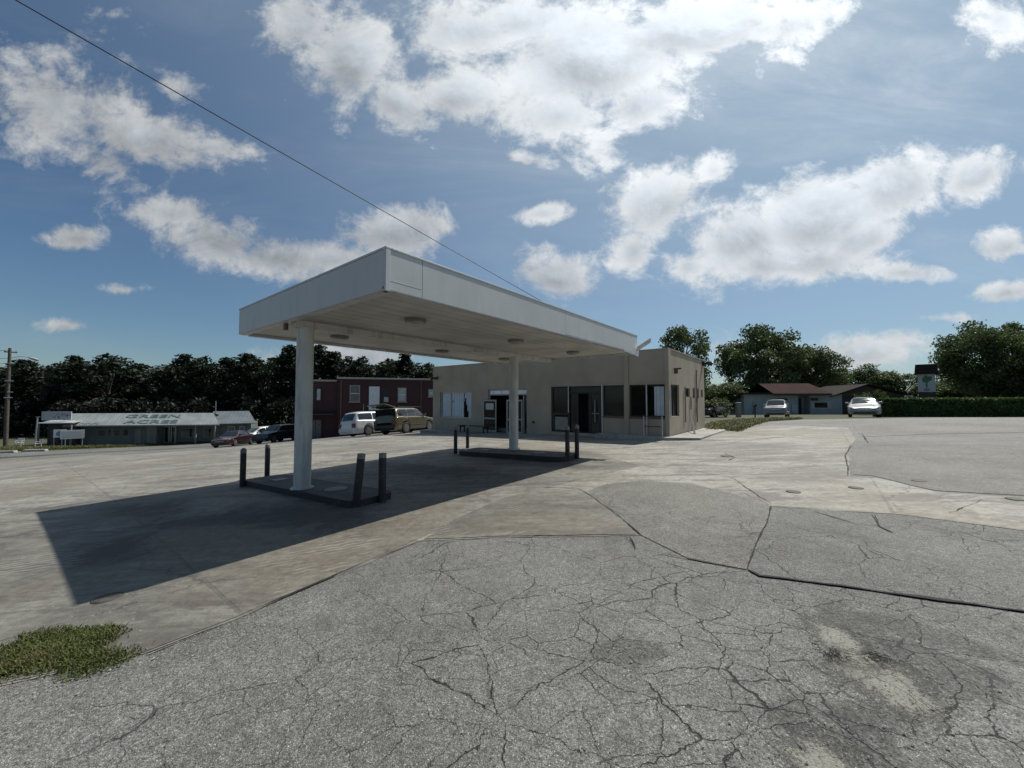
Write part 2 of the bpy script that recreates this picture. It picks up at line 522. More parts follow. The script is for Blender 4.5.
M['stucco'] = stucco('beige_stucco', (.385, .33, .258), .13)
M['trim_brown'] = simple('brown_trim', (.1, .075, .06), .6)
M['dark_frame'] = simple('dark_bronze_frame', (.03, .028, .027), .4, .4)
M['alu'] = simple('aluminium_frame', (.46, .47, .48), .4, .6, var=.1)
M['white_frame'] = simple('white_door_frame', (.36, .36, .35), .5, var=.08, dirt=.2)
M['glass'] = glass('window_glass', (.96, .98, 1.0), .05, .93)
M['dark_glass'] = glass('dark_window_glass', (.3, .34, .38), .05, .22)
M['blind'] = simple('white_blind', (.82, .86, .88), .8, var=.08, scale=3)
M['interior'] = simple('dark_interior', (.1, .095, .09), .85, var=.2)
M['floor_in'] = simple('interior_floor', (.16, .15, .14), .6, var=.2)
M['board'] = simple('grey_plywood', (.27, .26, .235), .8, var=.15, scale=3)
M['roofing'] = simple('flat_roofing', (.3, .3, .3), .9, var=.2)
M['paper'] = simple('paper_notice', (.5, .5, .49), .8, var=.05)
M['brick_red'] = brick('dark_red_brick', (.075, .024, .025), (.055, .018, .02), (.065, .045, .042))
M['brick_cap'] = simple('parapet_cap', (.33, .31, .29), .7)
M['window_pale'] = simple('pale_window', (.42, .43, .42), .35, var=.15)
M['window_dim'] = simple('dim_window', (.12, .12, .125), .3, var=.2)
M['door_white'] = simple('white_door', (.66, .68, .72), .5, var=.06)
M['roof_metal'] = ribbed('pale_metal_roof', (.43, .455, .445), .42, 0, .5, .1)
M['roof_metal_dim'] = ribbed('grey_metal_roof', (.15, .175, .185), .4, 0, .5, .2)
M['shop_wall'] = stucco('grey_green_wall', (.15, .165, .155), .3)
M['shop_wall_b'] = stucco('tan_wall', (.24, .235, .215), .3)
M['green_paint'] = simple('dark_green_letter', (.15, .21, .2), .6)
M['red_paint'] = simple('dark_red_letter', (.2, .04, .04), .6)
M['sign_white'] = simple('white_sign', (.42, .44, .46), .5, var=.04)
M['sign_grey'] = simple('grey_sign_trim', (.2, .21, .22), .6)
M['sign_green'] = simple('sign_green', (.06, .17, .1), .6, var=.3, scale=3)
M['sign_blue'] = simple('sign_blue', (.06, .16, .3), .6)
M['plastic_white'] = simple('white_plastic', (.45, .46, .47), .45, var=.05)
M['timber'] = simple('weathered_timber', (.085, .07, .058), .85, var=.3, scale=5, bump=.4)
M['timber_dark'] = simple('dark_timber', (.05, .045, .045), .8, var=.3, scale=5)
M['bark'] = simple('bark', (.075, .06, .048), .95, var=.4, scale=6, bump=.8)
M['galv'] = simple('galvanised', (.36, .37, .38), .45, .6, var=.15)
M['cable'] = simple('cable_black', (.015, .015, .016), .6)
M['leaf_pine'] = leaf_mat('pine_foliage', (.013, .021, .012))
M['leaf_dark'] = leaf_mat('dark_foliage', (.014, .023, .012))
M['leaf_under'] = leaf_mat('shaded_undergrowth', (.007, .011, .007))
M['leaf_oak'] = leaf_mat('oak_foliage', (.078, .108, .045))
M['leaf_bright'] = leaf_mat('bright_foliage', (.07, .1, .03))
M['hedge'] = leaf_mat('hedge_foliage', (.08, .125, .04))
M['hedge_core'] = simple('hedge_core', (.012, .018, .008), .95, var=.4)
M['house_wall'] = stucco('blue_grey_siding', (.37, .4, .4), .2)
M['roof_maroon'] = ribbed('maroon_metal_roof', (.042, .02, .02), .45, 0, .85, 0, .05)
M['roof_brown'] = simple('brown_shingles', (.03, .025, .023), .9, var=.25, scale=6, spec=.1)
M['tyre'] = simple('tyre_rubber', (.018, .018, .019), .85, var=.2)
M['rim'] = simple('alloy_rim', (.2, .2, .2), .4, .6, var=.08)
M['car_dark'] = simple('car_dark_plastic', (.018, .018, .02), .5, var=.1)
M['car_glass'] = simple('car_glass', (.012, .015, .018), .05, var=.1, spec=.8)
M['lamp_clear'] = simple('headlight_lens', (.5, .52, .54), .12, var=.05, spec=.8)
M['lamp_red'] = simple('tail_light_lens', (.07, .01, .012), .15, var=.1, spec=.8)
M['chrome'] = simple('chrome', (.6, .6, .6), .15, 1.0, var=.03)
M['paint_silver'] = simple('silver_car_paint', (.22, .225, .235), .35, .35, var=.02, coat=.8)
M['paint_white'] = simple('white_car_paint', (.5, .51, .52), .35, .05, var=.02, coat=.8)
M['paint_gold'] = simple('olive_gold_car_paint', (.11, .1, .06), .35, .4, var=.03, coat=.8)
M['paint_red'] = simple('dark_red_car_paint', (.034, .009, .013), .35, .25, var=.03, coat=.8)
M['paint_teal'] = simple('dark_teal_car_paint', (.02, .042, .05), .3, .2, var=.03, coat=.8)
M['paint_navy'] = simple('dark_navy_car_paint', (.01, .013, .02), .3, .2, var=.03, coat=.8)


# ------------------------------------------------------------------ mesh helpers
class MB:
    def __init__(self):
        self.v = []
        self.f = []
        self.mi = []

    def add(self, vs, fs, mi=0):
        o = len(self.v)
        self.v += [tuple(p) for p in vs]
        self.f += [tuple(i + o for i in f) for f in fs]
        self.mi += [mi] * len(fs)
        return self

    def box(self, x0, x1, y0, y1, z0, z1, mi=0):
        vs = [(x0, y0, z0), (x1, y0, z0), (x1, y1, z0), (x0, y1, z0), (x0, y0, z1), (x1, y0, z1), (x1, y1, z1), (x0, y1, z1)]
        fs = [(0, 3, 2, 1), (4, 5, 6, 7), (0, 1, 5, 4), (1, 2, 6, 5), (2, 3, 7, 6), (3, 0, 4, 7)]
        return self.add(vs, fs, mi)

    def bar(self, p, q, w, h, mi=0, up=(0, 0, 1)):
        p, q = Vector(p), Vector(q)
        d = (q - p).normalized()
        s = d.cross(Vector(up))
        if s.length < 1e-4:
            s = d.cross(Vector((0, 1, 0)))
        s.normalize()
        u = s.cross(d)
        vs = []
        for c in (p, q):
            for a, b in ((-1, -1), (1, -1), (1, 1), (-1, 1)):
                vs.append(c + s * a * w / 2 + u * b * h / 2)
        fs = [(0, 3, 2, 1), (4, 5, 6, 7), (0, 1, 5, 4), (1, 2, 6, 5), (2, 3, 7, 6), (3, 0, 4, 7)]
        return self.add(vs, fs, mi)

    def tube(self, pts, rads, n=10, cap=True, mi=0):
        pts = [Vector(p) for p in pts]
        if not isinstance(rads, (list, tuple)):
            rads = [rads] * len(pts)
        vs, fs = [], []
        ref = None
        for i, p in enumerate(pts):
            d = (pts[min(i + 1, len(pts) - 1)] - pts[max(i - 1, 0)]).normalized()
            if ref is None:
                ref = d.orthogonal().normalized()
            ref = (ref - d * ref.dot(d)).normalized()
            w = d.cross(ref)
            for k in range(n):
                a = 2 * math.pi * k / n
                vs.append(p + (ref * math.cos(a) + w * math.sin(a)) * rads[i])
        for i in range(len(pts) - 1):
            for k in range(n):
                a, b = i * n + k, i * n + (k + 1) % n
                fs.append((a, b, b + n, a + n))
        if cap:
            fs.append(tuple(range(n - 1, -1, -1)))
            fs.append(tuple(range((len(pts) - 1) * n, len(pts) * n)))
        return self.add(vs, fs, mi)

    def lathe(self, prof, n=24, c=(0, 0, 0), mi=0):
        vs, fs = [], []
        for r, z in prof:
            for k in range(n):
                a = 2 * math.pi * k / n
                vs.append((c[0] + r * math.cos(a), c[1] + r * math.sin(a), c[2] + z))
        for i in range(len(prof) - 1):
            for k in range(n):
                a, b = i * n + k, i * n + (k + 1) % n
                fs.append((a, b, b + n, a + n))
        fs.append(tuple(range(n - 1, -1, -1)))
        fs.append(tuple(range((len(prof) - 1) * n, len(prof) * n)))
        return self.add(vs, fs, mi)

    def prism(self, poly, y0, y1, mi=0):
        """polygon in (x,z) extruded along y"""
        n = len(poly)
        vs = [(x, y0, z) for x, z in poly] + [(x, y1, z) for x, z in poly]
        fs = [tuple(range(n)), tuple(range(2 * n - 1, n - 1, -1))]
        fs += [(i, i + n, (i + 1) % n + n, (i + 1) % n) for i in range(n)]
        return self.add(vs, fs, mi)

    def flat(self, poly, z0, z1, mi=0):
        """polygon in (x,y) extruded along z"""
        n = len(poly)
        vs = [(x, y, z0) for x, y in poly] + [(x, y, z1) for x, y in poly]
        fs = [tuple(range(n - 1, -1, -1)), tuple(range(n, 2 * n))]
        fs += [(i, (i + 1) % n, (i + 1) % n + n, i + n) for i in range(n)]
        return self.add(vs, fs, mi)

    def build(self, name, mats, parent=None, bevel=0.0, smooth=False, ang=35):
        me = bpy.data.meshes.new(name)
        me.from_pydata(self.v, [], self.f)
        if not isinstance(mats, (list, tuple)):
            mats = [mats]
        for m in mats:
            me.materials.append(m)
        if len(mats) > 1:
            me.polygons.foreach_set('material_index', self.mi)
        bm = bmesh.new()
        bm.from_mesh(me)
        bmesh.ops.recalc_face_normals(bm, faces=bm.faces)
        bm.to_mesh(me)
        bm.free()
        if smooth:
            me.polygons.foreach_set('use_smooth', [True] * len(me.polygons))
            me.set_sharp_from_angle(angle=R(ang))
        me.update()
        o = bpy.data.objects.new(name, me)
        COL.objects.link(o)
        if parent:
            o.parent = parent
        if bevel:
            bv = o.modifiers.new('bevel', 'BEVEL')
            bv.width = bevel
            bv.segments = 2
            bv.limit_method = 'ANGLE'
            bv.angle_limit = R(40)
        return o


def tag(o, label, cat, group=None, kind=None):
    if label:
        o['label'] = label
    if cat:
        o['category'] = cat
    if group:
        o['group'] = group
    if kind:
        o['kind'] = kind
    return o


def thing(name, label, cat, loc=(0, 0, 0), rz=0.0, group=None):
    o = bpy.data.objects.new(name, None)
    o.empty_display_size = .3
    COL.objects.link(o)
    o.location = loc
    o.rotation_euler = (0, 0, rz)
    return tag(o, label, cat, group)


def copy_tree(o, parent=None):
    c = o.copy()
    COL.objects.link(c)
    c.parent = parent
    for ch in list(o.children):
        copy_tree(ch, c)
    return c


# ------------------------------------------------------------------ ground
def axis_coords():
    a = list(np.arange(0, 60, 1.0))
    s = 1.5
    x = 60.0
    while x < 1500:
        a.append(x)
        x += s
        s *= 1.16
    a = np.array(a)
    return np.concatenate([-a[:0:-1], a])


XS = axis_coords()
gx, gy = np.meshgrid(XS, XS)
gz = terr(gx.ravel(), gy.ravel())
n = len(XS)
gv = np.stack([gx.ravel(), gy.ravel(), gz], 1)
gf = []
for j in range(n - 1):
    for i in range(n - 1):
        a = j * n + i
        gf.append((a, a + 1, a + n + 1, a + n))
gb = MB()
gb.v = [tuple(p) for p in gv]
gb.f = gf
gb.mi = [0] * len(gf)
g = gb.build('ground', M['soil'], smooth=True, ang=180)
tag(g, 'grassy terrain falling gently to the left', None, kind='structure')


def jag(pts, step=.35, amp=.05, seed=0, closed=True):
    out = []
    m = len(pts)
    for i in range(m if closed else m - 1):
        p, q = pts[i], pts[(i + 1) % m]
        k = max(1, int((q - p).length / step))
        d = (q - p)
        nn = Vector((-d.y, d.x)).normalized() if d.length > 0 else Vector((0, 0))
        for j in range(k):
            c = p + d * (j / k)
            a = 0 if (j == 0 and not closed) else mnoise.noise(Vector((c.x * 1.7 + seed, c.y * 1.7, seed * 3.1))) * amp \
                + mnoise.noise(Vector((c.x * 6.1, c.y * 6.1 + seed, 2.0))) * amp * .5
            out.append(c + nn * a)
    if not closed:
        out.append(pts[-1])
    return out


def sheet(name, pts, mat, off, label, amp=.05, step=.4, seed=0, grid=1.0, kind='structure', cat=None):
    pts = [Vector(p[:2]) for p in pts]
    poly = jag(pts, step, amp, seed) if amp else pts
    tri = tessellate_polygon([[p.to_3d() for p in poly]])
    bm = bmesh.new()
    vs = [bm.verts.new((p.x, p.y, 0)) for p in poly]
    for t in tri:
        try:
            bm.faces.new([vs[i] for i in t])
        except ValueError:
            pass
    lo = [min(p[i] for p in poly) for i in (0, 1)]
    hi = [max(p[i] for p in poly) for i in (0, 1)]
    for ax in (0, 1):
        k = math.ceil(lo[ax] / grid)
        while k * grid < hi[ax]:
            co = [0, 0, 0]
            no = [0, 0, 0]
            co[ax] = k * grid
            no[ax] = 1
            bmesh.ops.bisect_plane(bm, geom=bm.verts[:] + bm.edges[:] + bm.faces[:], dist=1e-5, plane_co=co, plane_no=no)
            k += 1
    co = np.array([v.co for v in bm.verts])
    z = terr(co[:, 0], co[:, 1]) + off
    for v, zz in zip(bm.verts, z):
        v.co.z = zz
    for f in bm.faces:
        if f.normal.z < 0 or f.calc_area() >= 0:
            pass
    bmesh.ops.recalc_face_normals(bm, faces=bm.faces)
    bm.normal_update()
    for f in bm.faces:
        if f.normal.z < 0:
            f.normal_flip()
        f.smooth = True
    me = bpy.data.meshes.new(name)
    bm.to_mesh(me)
    bm.free()
    me.materials.append(mat)
    o = bpy.data.objects.new(name, me)
    COL.objects.link(o)
    tag(o, label, cat, kind=kind)
    return o


def P(*pp):
    return [gpt(a, b) for a, b in pp]


# asphalt of the whole forecourt
lot = [Vector(p) for p in ((-30, -25), (45, -25), (48, 10), (40, 29.0))] + P((880, 418.6), (760, 420.5)) + \
      [Vector((13, 27)), Vector((0, 33))] + P((345, 436.3), (300, 440.5), (200, 447.5), (100, 452.5), (0, 459)) + [Vector((-36, 14))]
sheet('parking_lot', lot, M['asphalt'], .004, 'old cracked asphalt forecourt', .12)
# street on the left, in front of the shop
rd = P((-20, 454.5), (100, 449), (200, 444.8), (300, 438.6), (340, 434)) + [Vector((-12, 45)), Vector((-14, 48))] + \
    [gpt(300, 436.6), gpt(200, 442.2), gpt(100, 446.8), gpt(-20, 451.5)]
sheet('road', P((-40, 459.5), (100, 452), (200, 447), (300, 440), (338, 436.8)) + P((318, 436.4), (270, 439.8), (200, 444), (100, 448.6), (-40, 455.5)),
      M['road'], .0115, 'side street passing the green lettered shop', .05)
# concrete of the pump forecourt
cp = P((-260, 770), (-40, 700), (0, 688), (145, 657), (300, 592), (422, 541), (530, 537.5), (640, 536), (745, 569), (771, 507), (900, 515), (1024, 531)) + \
    P((1140, 548), (1140, 512), (1024, 498), (935, 492), (872, 477), (850, 476.5), (848, 447), (856, 440), (848, 428), (770, 425), (748, 428.5), (722, 433), (706, 434)) + \
    [Vector((8, 21)), Vector((-2, 29))] + P((350, 438.5), (300, 442.5), (200, 449.5), (100, 455), (0, 462), (-120, 480)) + [Vector((-28, 8)), Vector((-16, 2.5))]
sheet('concrete_lot', cp, M['concrete'], .008, 'pale worn concrete around the canopy and the store', .05)
# darker apron under and in front of the canopy
ap = P((-240, 750), (-40, 694), (60, 674), (145, 655), (300, 590.5), (418, 540), (470, 515), (545, 488), (640, 466), (590, 452), (470, 446), (440, 452), (330, 470), (250, 483), (20, 511), (-120, 540))
sheet('concrete_apron', ap, M['concrete_apron'], .012, 'stained concrete apron under the canopy', .04)
st = P((424, 540), (530, 536.5), (638, 535), (612, 512), (586, 492), (545, 489), (505, 498), (455, 520))
sheet('stained_slab', st, M['concrete_stained'], .015, 'brown stained slab beside the canopy', .03)
pa = P((588, 491.5), (614, 512), (641, 536), (690, 560), (746, 570.5), (756, 545), (767, 524), (770.5, 507), (735, 495), (690, 484), (640, 481), (605, 485))
sheet('asphalt_patch', pa, M['asphalt_old'], .0115, 'rough asphalt patch in the middle of the forecourt', .008)
pb = P((771.5, 507.5), (830, 511), (900, 516), (1024, 532), (1140, 549), (1250, 650), (1100, 625), (1024, 613), (960, 604), (900, 596), (840, 587), (760, 577), (747.5, 570.5), (757, 545), (768, 524))
sheet('asphalt_patch', pb, M['asphalt_dark'], .0115, 'dark rough asphalt patch on the right of the forecourt', .008)
pc = P((852, 446), (940, 446), (1100, 444), (1140, 510), (1024, 496), (935, 491), (872, 476), (853, 475))
sheet('asphalt_patch', pc, M['asphalt_old'], .0115, 'grey asphalt panel beyond the concrete strip', .03)
pd = P((852, 424), (940, 421), (1100, 421), (1100, 432), (940, 434), (862, 437))
sheet('asphalt_patch', pd, M['asphalt_old'], .0115, 'far grey asphalt strip before the hedge', .04)
def crack(pts, w, mat='crack', off=.018, amp=.05, seed=0, label=None):
    w = w * .42
    pl = jag(P(*pts), .06, amp, seed, False)
    pl = [q + Vector((mnoise.noise(Vector((q.x * 19, q.y * 19, seed))), mnoise.noise(Vector((q.x * 19, q.y * 19, seed + 40))))) * .009 for q in pl]
    mb = MB()
    L, Rr = [], []
    for i, p in enumerate(pl):
        d = (pl[min(i + 1, len(pl) - 1)] - pl[max(i - 1, 0)]).normalized()
        nn = Vector((-d.y, d.x))
        ww = w * (.35 + .9 * abs(mnoise.noise(Vector((p.x * 2.3, p.y * 2.3, seed)))) * 2) * .5
        if i in (0, len(pl) - 1):
            ww *= .2
        L.append(p + nn * ww)
        Rr.append(p - nn * ww)
    allp = L + Rr
    z = terr(np.array([p.x for p in allp]), np.array([p.y for p in allp])) + off
    k = len(pl)
    mb.add([(p.x, p.y, zz) for p, zz in zip(allp, z)], [(i, i + 1, k + i + 1, k + i) for i in range(k - 1)])
    o = mb.build('pavement_crack', M[mat])
    o['kind'] = 'structure'
    if label:
        o['label'] = label
    return o


CR = [([(545, 488), (578, 489), (590, 496), (612, 512), (641, 536)], .05), ([(630, 538), (636, 550), (690, 560), (746, 571)], .035),
      ([(747, 570.5), (760, 577), (840, 587), (900, 596), (960, 604), (1024, 613), (1100, 625)], .07), ([(771, 507), (767, 524), (756, 545), (747, 570)], .045),
      ([(700, 487), (745, 494), (771, 507)], .02), ([(771, 507), (830, 510), (900, 515), (1024, 531)], .03),
      ([(851, 446), (845, 456), (848, 468), (848, 476)], .07), ([(422, 541), (530, 537.5), (640, 536)], .025),
      ([(145, 657), (205, 633), (245, 616), (300, 592), (360, 566), (422, 541)], .03), ([(812, 512), (856, 525), (880, 527), (872, 516)], .03),
      ([(875, 516), (880, 528), (893, 534)], .05), ([(950, 514), (985, 500), (1024, 498)], .02),
      ([(862, 434), (868, 443)], .09), ([(850, 446), (940, 446), (1024, 445)], .03), ([(640, 466), (690, 470), (735, 480), (772, 505)], .025), ([(725, 454), (735, 458), (728, 461)], .05)]
for i, (pp, w) in enumerate(CR):
    crack(pp, w, seed=i * 1.7, amp=.04 if w < .03 else .008)

# long grass growing out of the broken edge of the concrete
gp = P((-60, 672), (0, 655), (18, 645), (36, 634), (60, 634), (85, 631), (112, 627), (116, 633), (106, 644), (92, 652), (100, 658), (122, 657), (141, 656), (124, 664), (98, 672), (80, 679), (74, 672), (58, 668), (36, 670), (0, 680), (-60, 698))


def in_poly(p, poly):
    c = False
    j = len(poly) - 1
    for i in range(len(poly)):
        a, b = poly[i], poly[j]
        if (a.y > p.y) != (b.y > p.y) and p.x < (b.x - a.x) * (p.y - a.y) / (b.y - a.y) + a.x:
            c = not c
        j = i
    return c


def grass_blades(poly, cnt, hmin, hmax, rnd, edge=.12, wid=.006):
    lo = [min(p[i] for p in poly) for i in (0, 1)]
    hi = [max(p[i] for p in poly) for i in (0, 1)]
    vs, fs, mi = [], [], []
    k = 0
    while k < cnt:
        p = Vector((rnd.uniform(lo[0], hi[0]), rnd.uniform(lo[1], hi[1])))
        q = p + Vector((rnd.gauss(0, edge), rnd.gauss(0, edge)))
        if not in_poly(q, poly):
            continue
        k += 1
        dens = mnoise.noise(Vector((p.x * 3, p.y * 3, 0)))
        h = rnd.uniform(hmin, hmax) * (1 + .7 * dens)
        a = rnd.uniform(0, 6.28)
        w = Vector((math.cos(a), math.sin(a), 0)) * wid * rnd.uniform(.6, 1.4)
        b = a + rnd.uniform(.8, 2.2)
        lean = Vector((math.cos(b), math.sin(b), 0)) * h * rnd.uniform(.3, 1.5)
        p3 = Vector((p.x, p.y, 0))
        o = len(vs)
        vs += [p3 - w, p3 + w, p3 + w * .7 + lean * .4 + Vector((0, 0, h * .65)), p3 - w * .7 + lean * .4 + Vector((0, 0, h * .65)), p3 + lean + Vector((0, 0, h))]
        fs += [(o, o + 1, o + 2, o + 3), (o + 3, o + 2, o + 4)]
        d = 1 if dens + rnd.gauss(0, .3) > .3 else 0
        mi += [d, d]
    z = terr(np.array([v.x for v in vs]), np.array([v.y for v in vs]))
    mb = MB()
    mb.v = [(v.x, v.y, v.z + zz + .012) for v, zz in zip(vs, z)]
    mb.f = fs
    mb.mi = mi
    return mb


sheet('soil_patch', gp, simple('dry_soil', (.1, .088, .06), .95, var=.5, scale=9, bump=.6), .0145, 'soil under the grass at the broken concrete edge', .07, .08, 3)
tag(grass_blades(gp, 12500, .006, .036, random.Random(2), .05, .004).build('grass', [M['grass'], M['grass_dry']]), 'tuft of green grass at the broken concrete edge', None, kind='stuff')

# loose stones lying in the broken asphalt and along the edge of the concrete
rnd = random.Random(31)
gmb = MB()
for (px, py, sx, sy, cnt) in ((850, 660, .35, .45, 260), (890, 700, .3, .25, 160), (820, 755, .35, .15, 160), (622, 652, .2, .15, 120), (110, 612, .3, .25, 120), (150, 655, .5, .1, 90), (60, 690, .4, .12, 90), (700, 640, 1.6, 1.0, 160), (330, 640, 1.5, .8, 90)):
    c = gpt(px, py)
    for _ in range(cnt):
        x, y = c.x + rnd.gauss(0, sx), c.y + rnd.gauss(0, sy)
        r = rnd.uniform(.0025, .006) * (1.7 if rnd.random() < .05 else 1)
        vs = []
        for i in range(6):
            d = [(1, 0, 0), (-1, 0, 0), (0, 1, 0), (0, -1, 0), (0, 0, 1), (0, 0, -1)][i]
            vs.append([x + d[0] * r * rnd.uniform(.6, 1.3), y + d[1] * r * rnd.uniform(.6, 1.3), d[2] * r * .55])
        gmb.add(vs, [(0, 2, 4), (2, 1, 4), (1, 3, 4), (3, 0, 4), (2, 0, 5), (1, 2, 5), (3, 1, 5), (0, 3, 5)])
zz = terr(np.array([v[0] for v in gmb.v]), np.array([v[1] for v in gmb.v]))
gmb.v = [(v[0], v[1], v[2] + z_ + .013) for v, z_ in zip(gmb.v, zz)]
tag(gmb.build('loose_gravel', simple('loose_stones', (.34, .33, .3), .9, var=.5, scale=60)), 'loose stones scattered over the broken asphalt', None, kind='stuff')

# verges
vg = P((706, 431), (722, 430), (738, 432), (752, 426), (768, 421.6), (800, 419.6), (800, 418.4), (762, 419), (735, 420.2), (712, 423), (706, 425))
sheet('grass_verge', vg, M['soil'], .02, 'grass verge beside the store', .1, .4, 5)
tag(grass_blades(vg, 9000, .05, .16, random.Random(5), .1, .018).build('grass', [M['grass'], M['grass_dry']]), 'mown grass on the verge beside the store', None, kind='stuff')
vl = P((-30, 452.8), (60, 449.6), (140, 446.3), (215, 442.5), (215, 441.8), (140, 445.2), (60, 447.4), (-30, 449))
tag(grass_blades(vl, 9000, .08, .25, random.Random(6), .1, .03).build('grass', [M['grass'], M['grass_dry']]), 'grass verge in front of the green lettered shop', None, kind='stuff')

# small iron lids in the paving
lids = [(108, 599.5, .13, 'round iron lid at the tip of the canopy shadow'), (793.5, 492.5, .13, 'round iron lid nearest the middle asphalt patch'),
        (856, 488.5, .13, 'round iron lid in the concrete strip, second from the asphalt patch'), (919, 481.5, .13, 'round iron lid on the edge of the grey asphalt panel'),
        (727, 456.5, .2, 'iron lid in the concrete in front of the store corner'), (1016, 500, .13, 'iron lid at the right end of the concrete strip')]
for px, py, r, lab in lids:
    r *= .8
    p = gpt(px, py)
    mb = MB()
    mb.lathe([(r, -.03), (r, .004), (r * .93, .007), (r * .9, .003), (r * .85, .003), (r * .84, .006), (.01, .007)], 24)
    o = mb.build('valve_lid', M['lid'], smooth=True)
    o.location = (p.x, p.y, tz(p.x, p.y) + .012)
    tag(o, lab, 'lid', 'iron lids set in the paving')

# ------------------------------------------------------------------ gas canopy
AZ = R(38.5)
RZ = -AZ
C0 = Vector((-1.69, 5.14))
XD = Vector((math.cos(RZ), math.sin(RZ)))
YD = Vector((-math.sin(RZ), math.cos(RZ)))


def loc2(o2, p):
    d = Vector(p[:2]) - o2
    return d.dot(XD), d.dot(YD)


CW, CL = 5.64, 9.05
ZS, ZT = 3.08, 3.63
can = thing('fuel_canopy', 'flat white fuel canopy on two round columns', 'canopy', (C0.x, C0.y, 0), RZ)
t = .05
mb = MB(); mb.box(-CW, 0, -t, 0, ZS, ZT); mb.build('fascia', M['fascia'], can, .006)
mb = MB(); mb.box(0.003, t, -t, .55, ZS, ZT); mb.box(.003, t, .558, 4.6, ZS, ZT); mb.box(.003, t, 4.604, CL, ZS + .02, ZT)
mb.box(t, t + .0025, .02, .54, ZS + .125, ZS + .13)
mb.build('fascia', M['fascia'], can, .004)
mb = MB(); mb.box(-CW - t, -CW - .003, -t, CL, ZS, ZT); mb.build('fascia', M['fascia'], can, .006)
mb = MB(); mb.box(-CW, 0, CL + .003, CL + t, ZS, ZT); mb.build('fascia', M['fascia'], can, .006)
mb = MB(); mb.box(-CW + .003, -.003, .003, CL - .003, ZT - .12, ZT - .05); mb.build('roof_deck', M['roofing'], can)
mb = MB(); mb.box(-CW + .004, -.004, .004, CL - .004, ZS + .035, ZS + .07); mb.build('soffit', M['soffit'], can)
# bottom edge trim around the soffit
mb = MB()
mb.box(-CW - .02, -CW + .12, .13, CL - .13, ZS - .03, ZS + .033)
mb.box(-CW - .02, t * .9, -.02, .10, ZS - .012, ZS + .033)
mb.box(-.09, t * .9, .11, CL - .11, ZS - .012, ZS + .033)
mb.box(-CW - .02, t * .9, CL - .10, CL + .03, ZS - .02, ZS + .033)
mb.build('edge_trim', M['flash'], can, .004)
mb = MB(); mb.box(-.012, .058, -.058, .012, ZS - .02, ZT + .012); mb.build('corner_trim', M['fascia'], can, .003)
mb = MB()
for a in ((-CW - .06, .06, -.06, .03), (-CW - .06, .06, CL - .03, CL + .06), (-CW - .06, -CW + .03, .032, CL - .032), (-.03, .06, .032, CL - .032)):
    mb.box(a[0], a[1], a[2], a[3], ZT + .002, ZT + .03)
mb.build('roof_edge_trim', M['fascia'], can, .004)
colx = -3.22
col_y = (.34, 6.85)
mb = MB(); mb.box(colx - .11, colx + .11, .12, CL - .12, ZS - .10, ZS + .033); mb.build('beam', M['column'], can, .008)
col_z = []
for i, cy in enumerate(col_y):
    w = C0 + XD * colx + YD * cy
    z0 = tz(w.x, w.y) - .2
    mb = MB()
    mb.lathe([(.15, z0), (.15, ZS - .085)], 28, (colx, cy, 0))
    c = mb.build('support_column', M['column'], can, smooth=True)
    zi = tz(w.x, w.y) + (.115, .135)[i]
    mb = MB(); mb.lathe([(.2, zi), (.2, zi + .018), (.152, zi + .02)], 24, (colx, cy, 0))
    for k in range(4):
        a = k * math.pi / 2 + .78
        mb.lathe([(.014, zi + .018), (.014, zi + .04)], 8, (colx + .177 * math.cos(a), cy + .177 * math.sin(a), 0))
    mb.build('base_plate', M['column'], c, smooth=True)
for (wx, wy) in ((-1.81, 7.16), (.1, 9.65), (1.9, 11.97), (-4.08, 9.06), (-2.14, 11.71), (-.29, 13.92)):
    lx, ly = loc2(C0, (wx, wy))
    mb = MB(); mb.lathe([(.2, ZS + .033), (.2, ZS - .015), (.185, ZS - .03), (.16, ZS - .03)], 24, (lx, ly, 0))
    li = mb.build('soffit_light', M['fixture'], can, smooth=True)
    mb = MB(); mb.lathe([(.155, ZS - .029), (.14, ZS - .055), (.09, ZS - .07), (.02, ZS - .075)], 24, (lx, ly, 0))
    mb.build('lens', M['lens'], li, smooth=True)
# loose strip of flashing at the far corner
mb = MB(); mb.bar((.085, CL - .12, ZS + .12), (.4, CL + .24, ZS + .42), .03, .2, up=(.4, -.5, .6)); mb.build('loose_flashing', M['flash'], can, .01)
mb = MB(); mb.add([(.056, CL - 1.1, ZS - .03), (.056, CL + .06, ZS - .1), (.075, CL + .06, ZS + .15), (.065, CL - 1.0, ZS + .04),
                   (.064, CL - 1.1, ZS - .03), (.064, CL + .06, ZS - .1), (.083, CL + .06, ZS + .15), (.073, CL - 1.0, ZS + .04)],
                  [(0, 1, 2, 3), (7, 6, 5, 4), (0, 4, 5, 1), (1, 5, 6, 2), (2, 6, 7, 3), (3, 7, 4, 0)])
mb.build('bent_fascia_strip', M['white_paint'], can)
# rust/corner damage
mb = MB(); mb.lathe([(.03, 0), (.045, .05), (.03, .12)], 10, (.0, -.02, ZS - .03)); mb.build('conduit_stub', M['trim_brown'], can)
mb = MB(); mb.box(colx - .32, colx - .22, .06, .115, ZS - .13, ZS + .03); mb.build('bracket', M['trim_brown'], can, .004)


